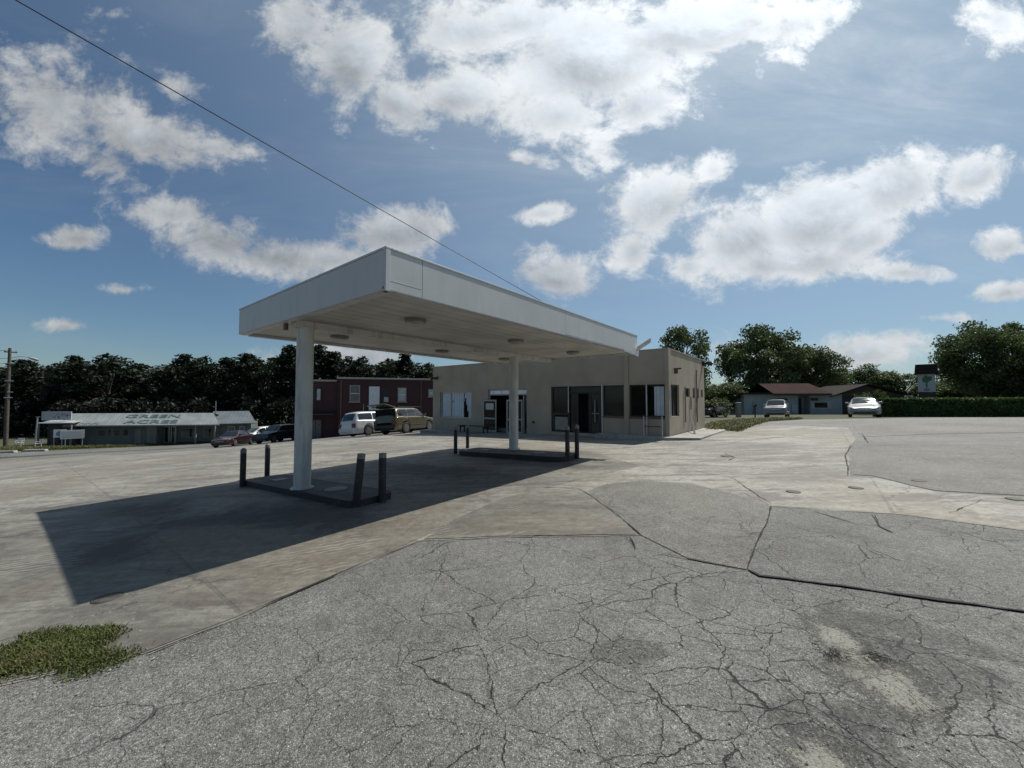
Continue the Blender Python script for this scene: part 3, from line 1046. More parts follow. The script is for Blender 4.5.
# pump islands
def island(fl, fr, h, hz, label):
    ax = (fr - fl)
    w = ax.length
    ang = math.atan2(ax.y, ax.x)
    nrm = Vector((-ax.y, ax.x)).normalized()
    c = (fl + fr) / 2 + nrm * h / 2
    zz = tz(c.x, c.y)
    o = thing('pump_island', label, 'pump island', (c.x, c.y, zz), ang, 'pump islands under the canopy')
    r = h * .22
    pts = []
    for sx, sy, a0 in ((1, 1, 0), (-1, 1, 90), (-1, -1, 180), (1, -1, 270)):
        for k in range(7):
            a = R(a0 + k * 15)
            pts.append((sx * (w / 2 - r) + r * math.cos(a), sy * (h / 2 - r) + r * math.sin(a)))
    u = ax.normalized()
    ka = (tz(*(c + u)) - tz(*(c - u))) / 2
    tilt = lambda q: [(x, y, z + x * ka) for x, y, z in q]
    mb = MB(); mb.flat([(x * .988, y * .96) for x, y in pts], -.3, hz - .003); mb.v = tilt(mb.v); mb.build('slab', M['island'], o)
    mb = MB()
    k = len(pts)
    vs = [(x, y, -.3) for x, y in pts] + [(x, y, hz) for x, y in pts] + [(x * .985, y * .95, hz) for x, y in pts] + [(x * .985, y * .95, hz - .02) for x, y in pts]
    fs = []
    for L in range(3):
        fs += [(L * k + i, L * k + (i + 1) % k, (L + 1) * k + (i + 1) % k, (L + 1) * k + i) for i in range(k)]
    mb.add(tilt(vs), fs); mb.build('steel_edge', M['black_steel'], o, smooth=True)
    mb = MB(); mb.lathe([(.2, hz - .02), (.2, hz + .015), (.17, hz + .022), (.02, hz + .024)], 20, (w * .22, 0, 0))
    mb.v = tilt(mb.v); mb.build('cover_plate', M['cover'], o, smooth=True)
    mb = MB(); mb.box(-w * .34, -w * .34 + .3, -.14, .14, hz - .02, hz + .01)
    mb.v = tilt(mb.v); mb.build('cover_plate', M['cover'], o)
    return o


a_, b_ = gpt(241, 486), gpt(338, 507)
isl1 = island(a_, b_ + (b_ - a_).normalized() * .38, .85, .12, 'near pump island with dark steel edge at the first column')
a_, b_ = gpt(456, 455.5), gpt(564, 463)
isl2 = island(a_, b_, 1.1, .14, 'far pump island at the second column nearer the store')


# bollards
def bollard(px, py, h, r, lean, lab, dome=True):
    p = gpt(px, py)
    zz = tz(p.x, p.y)
    o = thing('bollard', lab, 'bollard', (p.x, p.y, zz), random.uniform(0, 3), 'black steel bollards at the pump islands')
    mb = MB(); mb.lathe([(r, -.25), (r, h), (r * .86, h), (r * .86, h - .03)], 20)
    a = mb.build('post', M['black_steel'], o, smooth=True)
    mb = MB()
    if dome:
        mb.lathe([(r * .85, h - .028), (r * .85, h + .002), (r * .75, h + r * .35), (r * .45, h + r * .6), (.01, h + r * .66)], 20)
    else:
        mb.lathe([(r * .85, h - .1), (r * .8, h - .06), (.01, h - .05)], 20)
    b = mb.build('cap', M['worn_steel'], o, smooth=True)
    mb = MB(); mb.lathe([(r * 1.015, h - .07), (r * 1.015, h - .002), (r * .99, h)], 20)
    mb.build('worn_rim', M['worn_steel'], o, smooth=True)
    if lean:
        o.rotation_euler = (0, R(lean), 0)
    return o


bollard(242.5, 487, .80, .057, 0, 'black bollard with pale cap, leftmost at the near pump island')
bollard(267, 477, .78, .057, 0, 'black bollard behind the leftmost one at the near pump island')
bollard(355.5, 508, .87, .062, 5.5, 'black bollard tilted to the right at the near pump island', False)
bollard(382, 503, .83, .062, 0, 'upright black bollard beside the tilted one at the near pump island', False)
bollard(455.5, 454, .86, .06, 0, 'black bollard with pale cap at left end of the far pump island')
bollard(467.5, 448.5, .82, .06, 0, 'plain black bollard behind the left end of the far pump island')
bollard(567.5, 461.5, .93, .062, 0, 'black bollard with pale cap at right end of the far pump island')
bollard(577, 459, .93, .062, 0, 'plain black bollard just right of the far pump island end')

# ------------------------------------------------------------------ store building
K1 = Vector((6.33, 15.62))


def fpt(px, py):
    """local (x,z) on the store front"""
    r = ray(px, py)
    n2 = YD
    tt = (K1.dot(n2)) / (r.xy.dot(n2))
    p = r * tt
    return (p.xy - K1).dot(XD), EYE + p.z


def spt(px, py):
    """local (y,z) on the store side wall"""
    r = ray(px, py)
    tt = (K1.dot(XD)) / (r.xy.dot(XD))
    p = r * tt
    return (p.xy - K1).dot(YD), EYE + p.z


ZW = 3.68
st_l = fpt(433, 400)[0]
st_d = spt(704.5, 400)[0]
store = thing('store_building', 'single storey beige stucco store with flat roof behind the canopy', 'store', (K1.x, K1.y, 0), RZ)
fx = lambda px: fpt(px, 400)[0]
sy = lambda px: spt(px, 400)[0]
zt = 2.25
zb = .88


def front_wall(th=.2):
    ops = []   # (x0,x1,z0,z1)
    ops.append((fx(440), fx(471.5), fpt(455, 418)[1], fpt(455, 392)[1]))
    ops.append((fx(488), fx(527), fpt(507, 433.5)[1], 2.2))
    ops.append((fx(551), fx(601.5), .05, zt))
    ops.append((fx(602.8), fx(624), zb, zt))
    ops.append((fx(629.3), fx(665), zb, zt))
    mb = MB()
    xs = [st_l]
    for a in ops:
        xs += [a[0], a[1]]
    xs.append(0)
    for i in range(0, len(xs), 2):
        mb.box(xs[i], xs[i + 1], 0, th, -1.2, ZW)
    for a in ops:
        mb.box(a[0], a[1], 0, th, a[3], ZW)
        mb.box(a[0], a[1], 0, th, -1.2, a[2])
    return mb, ops


wm, ops = front_wall()
# welded shell pieces are all one stucco wall
s_ops = [(sy(670.6), sy(679.2), .9, zt), (sy(686), sy(690), 1.75, 2.15), (sy(692.8), sy(695), 1.7, 2.18), (sy(697), sy(699), 1.7, 2.18), (sy(701), sy(703), 1.75, 2.15)]
ys = [.2]
for a in s_ops:
    ys += [a[0], a[1]]
ys.append(st_d)
for i in range(0, len(ys), 2):
    wm.box(-.2, 0, ys[i], ys[i + 1], -1.2, ZW)
for a in s_ops:
    wm.box(-.2, 0, a[0], a[1], a[3], ZW)
    wm.box(-.2, 0, a[0], a[1], -1.2, a[2])
wm.box(st_l, -.2, st_d - .2, st_d, -1.2, ZW)
wm.box(st_l, st_l + .2, .2, st_d - .2, -1.2, ZW)
wall = wm.build('wall', M['stucco'], store)
bm = bmesh.new(); bm.from_mesh(wall.data); bmesh.ops.remove_doubles(bm, verts=bm.verts, dist=.0005); bm.to_mesh(wall.data); bm.free()
mb = MB()
mb.box(st_l - .03, .03, -.03, .22, ZW + .002, ZW + .05); mb.box(-.22, .03, .223, st_d - .223, ZW + .002, ZW + .05)
mb.box(st_l - .03, .03, st_d - .22, st_d + .03, ZW + .002, ZW + .05); mb.box(st_l - .03, st_l + .22, .223, st_d - .223, ZW + .002, ZW + .05)
mb.build('parapet_cap', M['stucco'], store, .008)
mb = MB(); mb.box(st_l + .21, -.21, .21, st_d - .21, 3.2, 3.35); mb.build('roof', M['roofing'], store)
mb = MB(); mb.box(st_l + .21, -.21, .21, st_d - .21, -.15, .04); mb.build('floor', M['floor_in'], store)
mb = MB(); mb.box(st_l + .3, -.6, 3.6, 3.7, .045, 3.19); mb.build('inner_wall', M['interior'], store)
# pilasters and corner boards
mb = MB(); mb.box(fx(624.3), fx(629.0), -.05, -.002, .0, 3.66); mb.build('pilaster', M['stucco'], store, .008)
mb = MB(); mb.box(fx(665.3), .05, -.05, -.002, -.02, 3.66); mb.box(.002, .05, .0, sy(670), -.02, 3.66); mb.build('corner_pilaster', M['stucco'], store, .008)
mb = MB(); mb.box(st_l, st_l + .0 + .9, -.03, -.002, -.6, .25); mb.build('wall_patch', M['stucco'], store, .004)


def window(name, x0, x1, z0, z1, mull, fm, gm, par=None, side=False, th=.06, depth=.08):
    """mull: fractions of vertical bars; side=True on the store side wall"""
    def tr(b, u0, u1, d0, d1, a0, a1):
        if side:
            b.box(-d1, -d0, u0, u1, a0, a1)
        else:
            b.box(u0, u1, d0, d1, a0, a1)
    mb = MB()
    e = .003
    tr(mb, x0 + e, x1 - e, depth, depth + .06, z1 - th, z1 - e)
    tr(mb, x0 + e, x1 - e, depth, depth + .06, z0 + e, z0 + th)
    tr(mb, x0 + e, x0 + th, depth, depth + .06, z0 + th, z1 - th)
    tr(mb, x1 - th, x1 - e, depth, depth + .06, z0 + th, z1 - th)
    w = mb.build(name, fm, par or store, .004)
    for q in mull:
        x = x0 + (x1 - x0) * q
        mb = MB(); tr(mb, x - .025, x + .025, depth - .004, depth + .064, z0 + th + .001, z1 - th - .001)
        mb.build('mullion', fm, w, .003)
    mb = MB(); tr(mb, x0 + th * .7, x1 - th * .7, depth + .028, depth + .034, z0 + th * .7, z1 - th * .7)
    mb.build('pane', gm, w)
    return w


# left window with torn white blind
w = window('window', ops[0][0], ops[0][1], ops[0][2], ops[0][3], (.33, .73), M['alu'], M['glass'])
x0, x1 = ops[0][0] + .08, ops[0][1] - .08
mb = MB()
cols = 26
ln = x1 - x0
for k in range(cols):
    a = x0 + ln * k / cols
    b = a + ln / cols * .96
    q = (a - x0) / ln
    zl_, zh_ = ops[0][2] + .07, ops[0][3] - .07
    low = zl_
    if q > .72:
        low = zl_ + (zh_ - zl_) * max(0, 1 - abs(q - .76) / .12) * .85
    mb.box(a, b, .15 + .008 * (k % 2), .155 + .008 * (k % 2), low, zh_)
mb.build('blind', M['blind'], w)
mb = MB(); mb.box(x0 + ln * .36, x0 + ln * .385, .128, .16, 1.46, 1.56); mb.build('latch', M['car_dark'], w)

# double door entrance, left leaf swung open
ex0, ex1 = ops[1][0], ops[1][1]
ent = MB()
e0 = ops[1][2] + .005
ent.box(ex0 + .003, ex0 + .07, .06, .14, e0, 2.197); ent.box(ex1 - .07, ex1 - .003, .06, .14, e0, 2.197)
ent.box(ex0 + .07, ex1 - .07, .06, .14, 2.13, 2.197); ent.box(ex0 + .07, ex1 - .07, .06, .14, 1.86, 1.92)
xa = ex0 + (ex1 - ex0) * .9
ent.box(xa - .03, xa + .03, .06, .14, e0, 1.86)
door_fr = ent.build('entrance', M['white_frame'], store, .004)
mb = MB()
for k in range(3):
    u0 = ex0 + .075 + (ex1 - ex0 - .15) * k / 3
    mb.box(u0, u0 + (ex1 - ex0 - .15) / 3 - .02, .1, .106, 1.925, 2.125)
mb.build('transom_pane', M['blind'], door_fr)
mb = MB(); mb.box(xa + .035, ex1 - .075, .1, .106, .9, 1.855); mb.build('pane', M['dark_glass'], door_fr)


def leaf(name, hinge, ang, w, h, mat, gm, notice=False):
    c, s = math.cos(ang), math.sin(ang)
    def pt(u, z, d=0):
        return (hinge[0] + u * c - d * s, hinge[1] + u * s + d * c, z)
    mb = MB()
    def slab(u0, u1, z0, z1, t=.045):
        vs = [pt(u0, z0, -t / 2), pt(u1, z0, -t / 2), pt(u1, z0, t / 2), pt(u0, z0, t / 2), pt(u0, z1, -t / 2), pt(u1, z1, -t / 2), pt(u1, z1, t / 2), pt(u0, z1, t / 2)]
        mb.add(vs, [(0, 3, 2, 1), (4, 5, 6, 7), (0, 1, 5, 4), (1, 2, 6, 5), (2, 3, 7, 6), (3, 0, 4, 7)])
    z0 = ops[1][2] + .02
    slab(0, .07, z0, z0 + h); slab(w - .07, w, z0, z0 + h); slab(.07, w - .07, z0 + h - .08, z0 + h); slab(.07, w - .07, z0, z0 + .12); slab(.07, w - .07, z0 + .72, z0 + .8)
    d = mb.build(name, mat, door_fr if name == 'door' else store, .003)
    mb = MB()
    slab(.065, w - .065, z0 + .11, z0 + .73, .01); slab(.065, w - .065, z0 + .79, z0 + h - .07, .01)
    mb.build('pane', gm, d)
    mb = MB()
    a, b = pt(w - .1, z0 + .95, -.06), pt(.12, z0 + .95, -.06)
    mb.tube([pt(w - .1, z0 + .95, -.02), a, b, pt(.12, z0 + .95, -.02)], .014, 8)
    mb.build('handle', M['alu'], d, smooth=True)
    if notice:
        mb = MB(); slab(.2, w - .2, z0 + 1.25, z0 + 1.6, .016); mb.build('notice', M['paper'], d)
    return d


leaf('door', (fx(497), -.05), R(181), fx(497) - fx(484), 1.8, M['white_frame'], M['dark_glass'], True)
leaf('door', (xa - .04, .03), R(-150), .86, 1.8, M['white_frame'], M['dark_glass'])

# right hand shopfront bay with recessed door
bx0, bx1 = ops[2][0], ops[2][1]
xm = fx(568.5)
xr = fx(600.5)
mb = MB()
mb.box(bx0 + .003, bx1 - .003, .05, .15, zt - .07, zt - .003)
mb.box(bx0 + .003, bx0 + .09, .05, .15, .06, zt - .07); mb.box(xm - .04, xm + .04, .02, .15, .06, zt - .07); mb.box(bx1 - .09, bx1 - .003, .03, .15, .06, zt - .07)
mb.box(xm + .04, bx1 - .09, .05, .15, 1.9, 1.97)
bay = mb.build('shopfront', M['dark_frame'], store, .004)
mb = MB(); mb.box(bx0 + .09, xm - .04, .05, .15, .86, .98); mb.build('sill', M['dark_frame'], bay, .004)
mb = MB(); mb.box(bx0 + .09, xm - .04, .095, .101, .98, zt - .07); mb.build('pane', M['dark_glass'], bay)
mb = MB(); mb.box(bx0 + .2, xm - .08, .05, .12, .14, .78); mb.build('infill_panel', M['board'], bay, .004)
mb = MB(); mb.box(bx0 + .1, bx0 + .19, .04, .13, .06, .85); mb.box(bx0 + .19, xm - .05, .03, .125, .06, .13); mb.build('infill_frame', M['dark_frame'], bay, .003)
mb = MB(); mb.box(xm + .05, bx1 - .1, .095, .101, 1.975, zt - .075); mb.build('pane', M['dark_glass'], bay)
xd0, xd1 = fx(576.5), fx(589)
mb = MB(); mb.box(xm + .05, xd0, .095, .101, .06, 1.89); mb.build('pane', M['dark_glass'], bay)
mb = MB(); mb.box(xd0, xd0 + .06, .06, .14, .06, 1.895); mb.box(xd1 - .06, xd1, .06, .14, .06, 1.895); mb.build('door_frame', M['dark_frame'], bay, .003)
mb = MB(); mb.box(xd1 + .02, xd1 + .09, .055, .1, .06, 1.895); mb.box(bx1 - .19, bx1 - .1, .055, .1, .06, 1.895)
mb.box(xd1 + .09, bx1 - .19, .055, .1, .06, .16); mb.box(xd1 + .09, bx1 - .19, .055, .1, 1.81, 1.895)
dr = mb.build('door', M['dark_frame'], bay, .003)
mb = MB(); mb.box(xd1 + .085, bx1 - .185, .075, .081, .155, 1.815); mb.build('pane', M['dark_glass'], dr)
xh = bx1 - .32
mb = MB(); mb.tube([(xh, .05, .55), (xh, -.02, .6), (xh, -.02, 1.55), (xh, .05, 1.6)], .015, 8); mb.tube([(xd1 + .12, .03, .98), (bx1 - .15, .03, .98)], .016, 8)
mb.build('handle', M['alu'], dr, smooth=True)
# slim pale jambs between the panes
mb = MB(); mb.box(xm - .02, xm + .02, -.02, .018, 1.0, zt + .06); mb.build('jamb', M['alu'], bay)
mb = MB(); mb.box(fx(601.7), fx(602.7), -.03, -.002, .06, zt + .06); mb.build('jamb', M['alu'], store)
mb = MB(); mb.box(bx0 - .1, bx1, -.05, -.002, zt + .003, zt + .07); mb.build('head_flashing', M['stucco'], store, .004)
window('window', ops[3][0], ops[3][1], zb, zt, (), M['dark_frame'], M['dark_glass'])
w = window('window', ops[4][0], ops[4][1], zb, zt, (.48,), M['dark_frame'], M['glass'])
xw = ops[4][0] + (ops[4][1] - ops[4][0]) * .68
mb = MB()
for k in range(8):
    a = xw + k * .085
    mb.box(a, a + .08, .15 + .012 * (k % 2), .156 + .012 * (k % 2), .95, 2.16)
mb.build('curtain', M['blind'], w)
for a in ((ops[3][0], ops[3][1]), (ops[4][0], ops[4][1])):
    mb = MB(); mb.box(a[0] - .02, a[1] + .02, -.045, -.002, zb - .07, zb - .002); mb.build('window_sill', M['trim_brown'], store, .004)
mb = MB(); mb.box(fx(629.5), fx(665), -.04, -.002, zt + .002, zt + .06); mb.box(fx(603), fx(624), -.04, -.002, zt + .002, zt + .06); mb.build('head_flashing', M['stucco'], store, .004)
for a, q in ((s_ops[0], (.47,)), (s_ops[1], ()), (s_ops[2], ()), (s_ops[3], ()), (s_ops[4], ())):
    window('window', a[0], a[1], a[2], a[3], q, M['dark_frame'], M['dark_glass'], side=True)
# lamps, conduits and boxes on the walls
x, z = fpt(437.5, 378)
mb = MB(); mb.box(x - .07, x + .07, -.07, -.002, z - .07, z + .07); fl = mb.build('flood_light', M['dark_frame'], store, .01)
for s in (-1, 1):
    mb = MB(); mb.tube([(x, -.08, z), (x + s * .16, -.2, z - .02), (x + s * .26, -.34, z - .05)], [.03, .07, .1], 12); mb.build('lamp_head', M['dark_frame'], fl, smooth=True)
y, z = spt(672.8, 370)
mb = MB(); mb.box(.053, .2, y - .05, y + .05, z - .16, z + .08); mb.box(.2, .34, y - .06, y + .06, z + .02, z + .08); mb.build('wall_light', M['trim_brown'], store, .006)
y, z = spt(702.5, 364)
mb = MB(); mb.box(.002, .12, y - .1, y + .1, z - .1, z + .12); fl = mb.build('flood_light', M['dark_frame'], store, .01)
for s in (-1, 1):
    mb = MB(); mb.tube([(.12, y, z), (.28, y + s * .15, z + .05), (.42, y + s * .22, z - .02)], [.03, .08, .12], 12); mb.build('lamp_head', M['dark_frame'], fl, smooth=True)
for px, z0, z1 in ((690.2, 1.15, 1.75), (696.2, .5, 3.1), (684.5, .6, 2.2)):
    y = sy(px)
    mb = MB(); mb.tube([(.035, y, z0), (.035, y, z1)], .022, 8); mb.build('conduit', M['trim_brown'], store, smooth=True)
x, z = fpt(533.5, 422)
mb = MB(); mb.box(x - .06, x + .06, -.04, -.002, z - .06, z + .06); mb.build('outlet_box', M['dark_frame'], store, .006)
# downspout beside the mullion of the right front window
x = fx(647)
mb = MB(); mb.box(x - .025, x + .025, -.07, -.02, .135, 2.26); mb.build('downspout', M['alu'], store, .004)
# walk around the store
wk = [K1 + XD * (fx(600)) + YD * -.0, K1 + XD * fx(600) + YD * -.55, K1 + XD * .12 + YD * -.55, K1 + XD * 1.15 + YD * .1, K1 + XD * 1.15 + YD * (st_d + .5), K1 + XD * .003 + YD * (st_d + .5), K1 + XD * .055 + YD * -.055]
mb = MB()
lw = [loc2(K1, p) for p in wk]
mb.flat(lw, -.4, .13)
o = mb.build('pavement', M['walk'], None, .012); o.location = (K1.x, K1.y, 0); o.rotation_euler = (0, 0, RZ)
tag(o, 'raised pale concrete walk along the store corner', None, kind='structure')
mb = MB()
mb.flat([(st_l, -.003), (st_l, -1.0), (fx(540), -1.0), (fx(556), -.003)], -.9, -.24)
o = mb.build('pavement', M['walk'], None, .012); o.location = (K1.x, K1.y, 0); o.rotation_euler = (0, 0, RZ)
tag(o, 'low concrete walk at the left part of the store front', None, kind='structure')


def wp(lx, ly, o=K1):
    return o + XD * lx + YD * ly


# pipe railing at the right front window
p = wp(fx(647), -.42)
rail = thing('pipe_railing', 'thin pale pipe railing standing before the right front window', 'railing', (p.x, p.y, .13), RZ)
ln = fx(665) - fx(647)
for x in (0, ln):
    mb = MB(); mb.tube([(x, 0, 0), (x, 0, .82)], .02, 10); mb.build('post', M['alu'], rail, smooth=True)
for z in (.4, .81):
    mb = MB(); mb.tube([(.02, 0, z), (ln - .02, 0, z)], .018, 10); mb.build('rail', M['timber_dark'], rail, smooth=True)
# leaning plank at the side wall
yt_, zt_ = spt(690.5, 418)
ta = wp(.03, yt_); g2 = gpt(695.3, 436.6)
mb = MB(); mb.bar((0, 0, 0), (ta.x - g2.x, ta.y - g2.y, zt_ - .06), .07, .035)
o = mb.build('leaning_plank', M['timber_dark'], None, .004); o.location = (g2.x, g2.y, .07)
tag(o, 'dark wooden plank leaning on the side wall of the beige store', 'plank')
# low dark bench in front of the entrance
p = wp(fx(481), -.6)
be = thing('bench', 'low black metal bench left of the store entrance', 'bench', (p.x, p.y, -.24), RZ)
for k in range(3):
    mb = MB(); mb.box(-1.1, 1.1, -.2 + k * .14, -.1 + k * .14, .38, .41); mb.build('seat_slat', M['black_steel'], be, .004)
for s in (-.9, .9):
    mb = MB(); mb.box(s - .03, s + .03, -.18, -.12, 0, .378); mb.box(s - .03, s + .03, .14, .2, 0, .378); mb.box(s - .03, s + .03, -.12, .14, .3, .36)
    mb.build('leg', M['black_steel'], be, .003)


# ------------------------------------------------------------------ vehicles
def make_car(name, label, L, prof, belt, wid, wtop, wheels, wr, paint, ground=.2, doors=(), side_win=(), wind=None, rear=None, group=None, front='sedan', gate=False, open_rear=False):
    """x from 0 (front) to L (rear) is re-centred; prof/belt/wid/wtop are control lists (x, value)"""
    root = thing(name, label, 'car' if 'car' in name else name.replace('_', ' '), (0, 0, 0), 0, group)
    root['category'] = 'car'
    ip = lambda tab, x: float(np.interp(x, [a for a, _ in tab], [b for _, b in tab]))

    def smooth(tab, x):
        return (ip(tab, x - .06) + ip(tab, x) * 2 + ip(tab, x + .06)) / 4

    def low(x):
        z = ground
        for wx in wheels:
            d = abs(x - wx)
            rr = wr * 1.18
            if d < rr:
                z = max(z, math.sqrt(rr * rr - d * d) + wr * .98)
        return z

    def section(x):
        b, tp, w, wt, zl = smooth(belt, x), smooth(prof, x), smooth(wid, x), smooth(wtop, x), low(x)
        wt = min(wt, w * .96)
        b = min(b, tp - .01)
        zl = min(zl, b - .05)
        mid = zl + (b - zl) * .5
        k = min(1, max(0, (tp - b) / .35))
        return [(w * .9, zl), (w * .985, zl + min(.1, (b - zl) * .25)), (w, mid), (w * .985, b - .02), (w * .95, b + .012),
                ((w * .95 + wt) / 2 + .02 * k, b + (tp - b) * .5), (wt + .01, tp - .08 * k - .005), (wt * .86, tp - .018), (wt * .45, tp + .01 * k), (0, tp + .016 * k)]

    xs = list(np.linspace(0, L, int(L / .07)))
    for wx in wheels:
        for e in (-1, 1):
            xs += [wx + e * wr * 1.175, wx + e * wr * 1.19]
    xs = sorted(xs)
    cx = L / 2
    mb = MB()
    vs, fs = [], []
    nh = 10
    for x in xs:
        s = section(x)
        ring = [(cx - x, -a, b) for a, b in s] + [(cx - x, a, b) for a, b in s[-2::-1]]
        vs += ring
    nr = 2 * nh - 1
    for i in range(len(xs) - 1):
        for k in range(nr - 1):
            a = i * nr + k
            fs.append((a, a + 1, a + nr + 1, a + nr))
    fs.append(tuple(range(nr)))
    if not open_rear:
        fs.append(tuple(range((len(xs) - 1) * nr, len(xs) * nr)))
    mb.add(vs, fs)
    body = mb.build('body', paint, root, smooth=True, ang=40)
    # underbody
    mb = MB(); mb.box(-cx + .25, cx - .25, -.6, .6, ground - .02, ground + .25); mb.build('underbody', M['car_dark'], root)

    def side_pt(x, tt, sgn, off=.008):
        s = section(x)
        pts = s[4:7]
        q = tt * 2
        i = min(1, int(q))
        f = q - i
        a = pts[i][0] * (1 - f) + pts[i + 1][0] * f
        b = pts[i][1] * (1 - f) + pts[i + 1][1] * f
        return (cx - x, sgn * (a + off), b)

    for (a, b) in side_win:
        for sgn in (-1, 1):
            mb = MB()
            vs, fs = [], []
            nx = 8
            ts = [.1, .5, .93]
            for i in range(nx + 1):
                x = a + (b - a) * i / nx
                for q in ts:
                    vs.append(side_pt(x, q, sgn))
            for i in range(nx):
                for k in range(2):
                    o = i * 3 + k
                    fs.append((o, o + 1, o + 4, o + 3))
            mb.add(vs, fs)
            mb.build('side_window', M['car_glass'], root, smooth=True)

    def top_patch(nm, a, b, fr):
        mb = MB()
        vs, fs = [], []
        nx, ny = 8, 8
        for i in range(nx + 1):
            x = a + (b - a) * i / nx
            tp, wt = smooth(prof, x), min(smooth(wtop, x), smooth(wid, x) * .96)
            dz = smooth(prof, x + .02) - smooth(prof, x - .02)
            nv = Vector((dz, 0, .04)).normalized() * .014
            for k in range(ny + 1):
                y = (k / ny * 2 - 1) * wt * fr
                z = tp + .014 - .034 * abs(k / ny * 2 - 1) ** 2
                vs.append((cx - x + nv.x, y, z + nv.z))
        for i in range(nx):
            for k in range(ny):
                o = i * (ny + 1) + k
                fs.append((o, o + 1, o + ny + 2, o + ny + 1))
        mb.add(vs, fs)
        return mb.build(nm, M['car_glass'], root, smooth=True)

    if wind:
        top_patch('windshield', wind[0], wind[1], .9)
    if rear:
        top_patch('rear_window', rear[0], rear[1], .86)
    # wheels
    for wx in wheels:
        w = smooth(wid, wx)
        for sgn in (-1, 1):
            y1 = sgn * (w - .01)
            y0 = sgn * (w - .22)
            mb = MB(); mb.tube([(cx - wx, y0, wr), (cx - wx, y0 + sgn * .03, wr), (cx - wx, y1 - sgn * .03, wr), (cx - wx, y1, wr)], [wr * .93, wr, wr, wr * .93], 28)
            wh = mb.build('wheel', M['tyre'], root, smooth=True)
            mb = MB(); mb.tube([(cx - wx, y1 - sgn * .02, wr), (cx - wx, y1 + sgn * .006, wr)], [wr * .66, wr * .64], 24)
            for k in range(5):
                a = k * 2 * math.pi / 5
                mb.bar((cx - wx, y1 + sgn * .01, wr), (cx - wx + math.cos(a) * wr * .6, y1 + sgn * .01, wr + math.sin(a) * wr * .6), .06, .012, up=(0, 1, 0))
            mb.build('rim', M['rim'], wh, smooth=True)
    # front end
    w0 = smooth(wid, .12)
    zb_ = smooth(belt, .1)
    for sgn in (-1, 1):
        mb = MB()
        x0 = cx - .05
        mb.add([(x0 + .035, sgn * w0 * .55, zb_ - .2), (x0 - .12, sgn * w0 * 1.005, zb_ - .17), (x0 - .14, sgn * w0 * 1.0, zb_ - .04), (x0 + .02, sgn * w0 * .55, zb_ - .06),
                (x0 - .1, sgn * w0 * .55, zb_ - .2), (x0 - .25, sgn * w0 * .99, zb_ - .17), (x0 - .25, sgn * w0 * .99, zb_ - .04), (x0 - .1, sgn * w0 * .55, zb_ - .06)],
               [(0, 1, 2, 3), (7, 6, 5, 4), (0, 4, 5, 1), (1, 5, 6, 2), (2, 6, 7, 3), (3, 7, 4, 0)])
        mb.build('headlight', M['lamp_clear'], root, .01)
        mb = MB()
        mx = cx - (wind[1] - .15 if wind else 1.6) + .3
        mz = smooth(belt, 1.6) + .08
        ww = smooth(wid, 1.6)
        mb.box(mx - .05, mx + .07, min(sgn * (ww - .1), sgn * (ww + .1)), max(sgn * (ww - .1), sgn * (ww + .1)), mz, mz + .14)
        mb.build('side_mirror', paint, root, .025)
    mb = MB(); mb.box(cx - .2, cx + .02, -w0 * .5, w0 * .5, zb_ - .2, zb_ - .07); mb.build('grille', M['car_dark'], root, .01)
    mb = MB(); mb.box(cx + .015, cx + .032, -w0 * .5, w0 * .5, zb_ - .15, zb_ - .12); mb.build('grille_bar', M['chrome'], root)
    mb = MB(); mb.box(cx - .3, cx + .05, -w0 * .8, w0 * .8, ground + .03, ground + .15); mb.build('lower_intake', M['car_dark'], root, .02)
    mb = MB(); mb.box(cx - .25, cx + .06, -w0 * .92, w0 * .92, ground + .17, ground + .33); mb.build('front_bumper', paint, root, .04)
    # rear end
    wr0 = smooth(wid, L - .1)
    zr = smooth(belt, L - .1)
    for sgn in (-1, 1):
        mb = MB()
        a, b = sorted((sgn * wr0 * .7, sgn * (wr0 * 1.0 + .004)))
        mb.box(-cx - .018, -cx + .16, a, b, zr - .34, zr - .05)
        mb.build('tail_light', M['lamp_red'], root, .015)
    mb = MB(); mb.box(-cx - .07, -cx + .22, -wr0 * .95, wr0 * .95, ground + .12, ground + .34); mb.build('rear_bumper', paint if not open_rear else M['car_dark'], root, .04)
    # door seams and handles
    for dx in doors:
        for sgn in (-1, 1):
            w = smooth(wid, dx)
            bz = smooth(belt, dx)
            mb = MB(); a, b = sorted((sgn * (w * .97), sgn * (w + .014))); mb.box(cx - dx - .09, cx - dx + .09, a, b, bz - .13, bz - .1); mb.build('door_handle', M['chrome'], root, .004)
    # side strip
    for sgn in (-1, 1):
        mb = MB()
        w = smooth(wid, L * .5)
        a, b = sorted((sgn * (w * .99), sgn * (w + .012)))
        mb.box(cx - wheels[1] + wr * 1.3, cx - wheels[0] - wr * 1.3, a, b, ground + .24, ground + .3)
        mb.build('side_strip', M['car_dark'], root, .004)
    return root


def set_car(o, px, d, az):
    p = at(px, d)
    e = .8
    o.location = (p.x, p.y, 0)
    a = R(90 - az)
    h = Vector((math.cos(a), math.sin(a)))
    zf = tz(*(p + h * 1.3)); zr = tz(*(p - h * 1.3))
    s = Vector((-h.y, h.x))
    zl = tz(*(p + s * .75)); zrr = tz(*(p - s * .75))
    o.location.z = (zf + zr) / 2 + .012
    o.rotation_euler = (math.atan2(zl - zrr, 1.5), -math.atan2(zf - zr, 2.6), a)


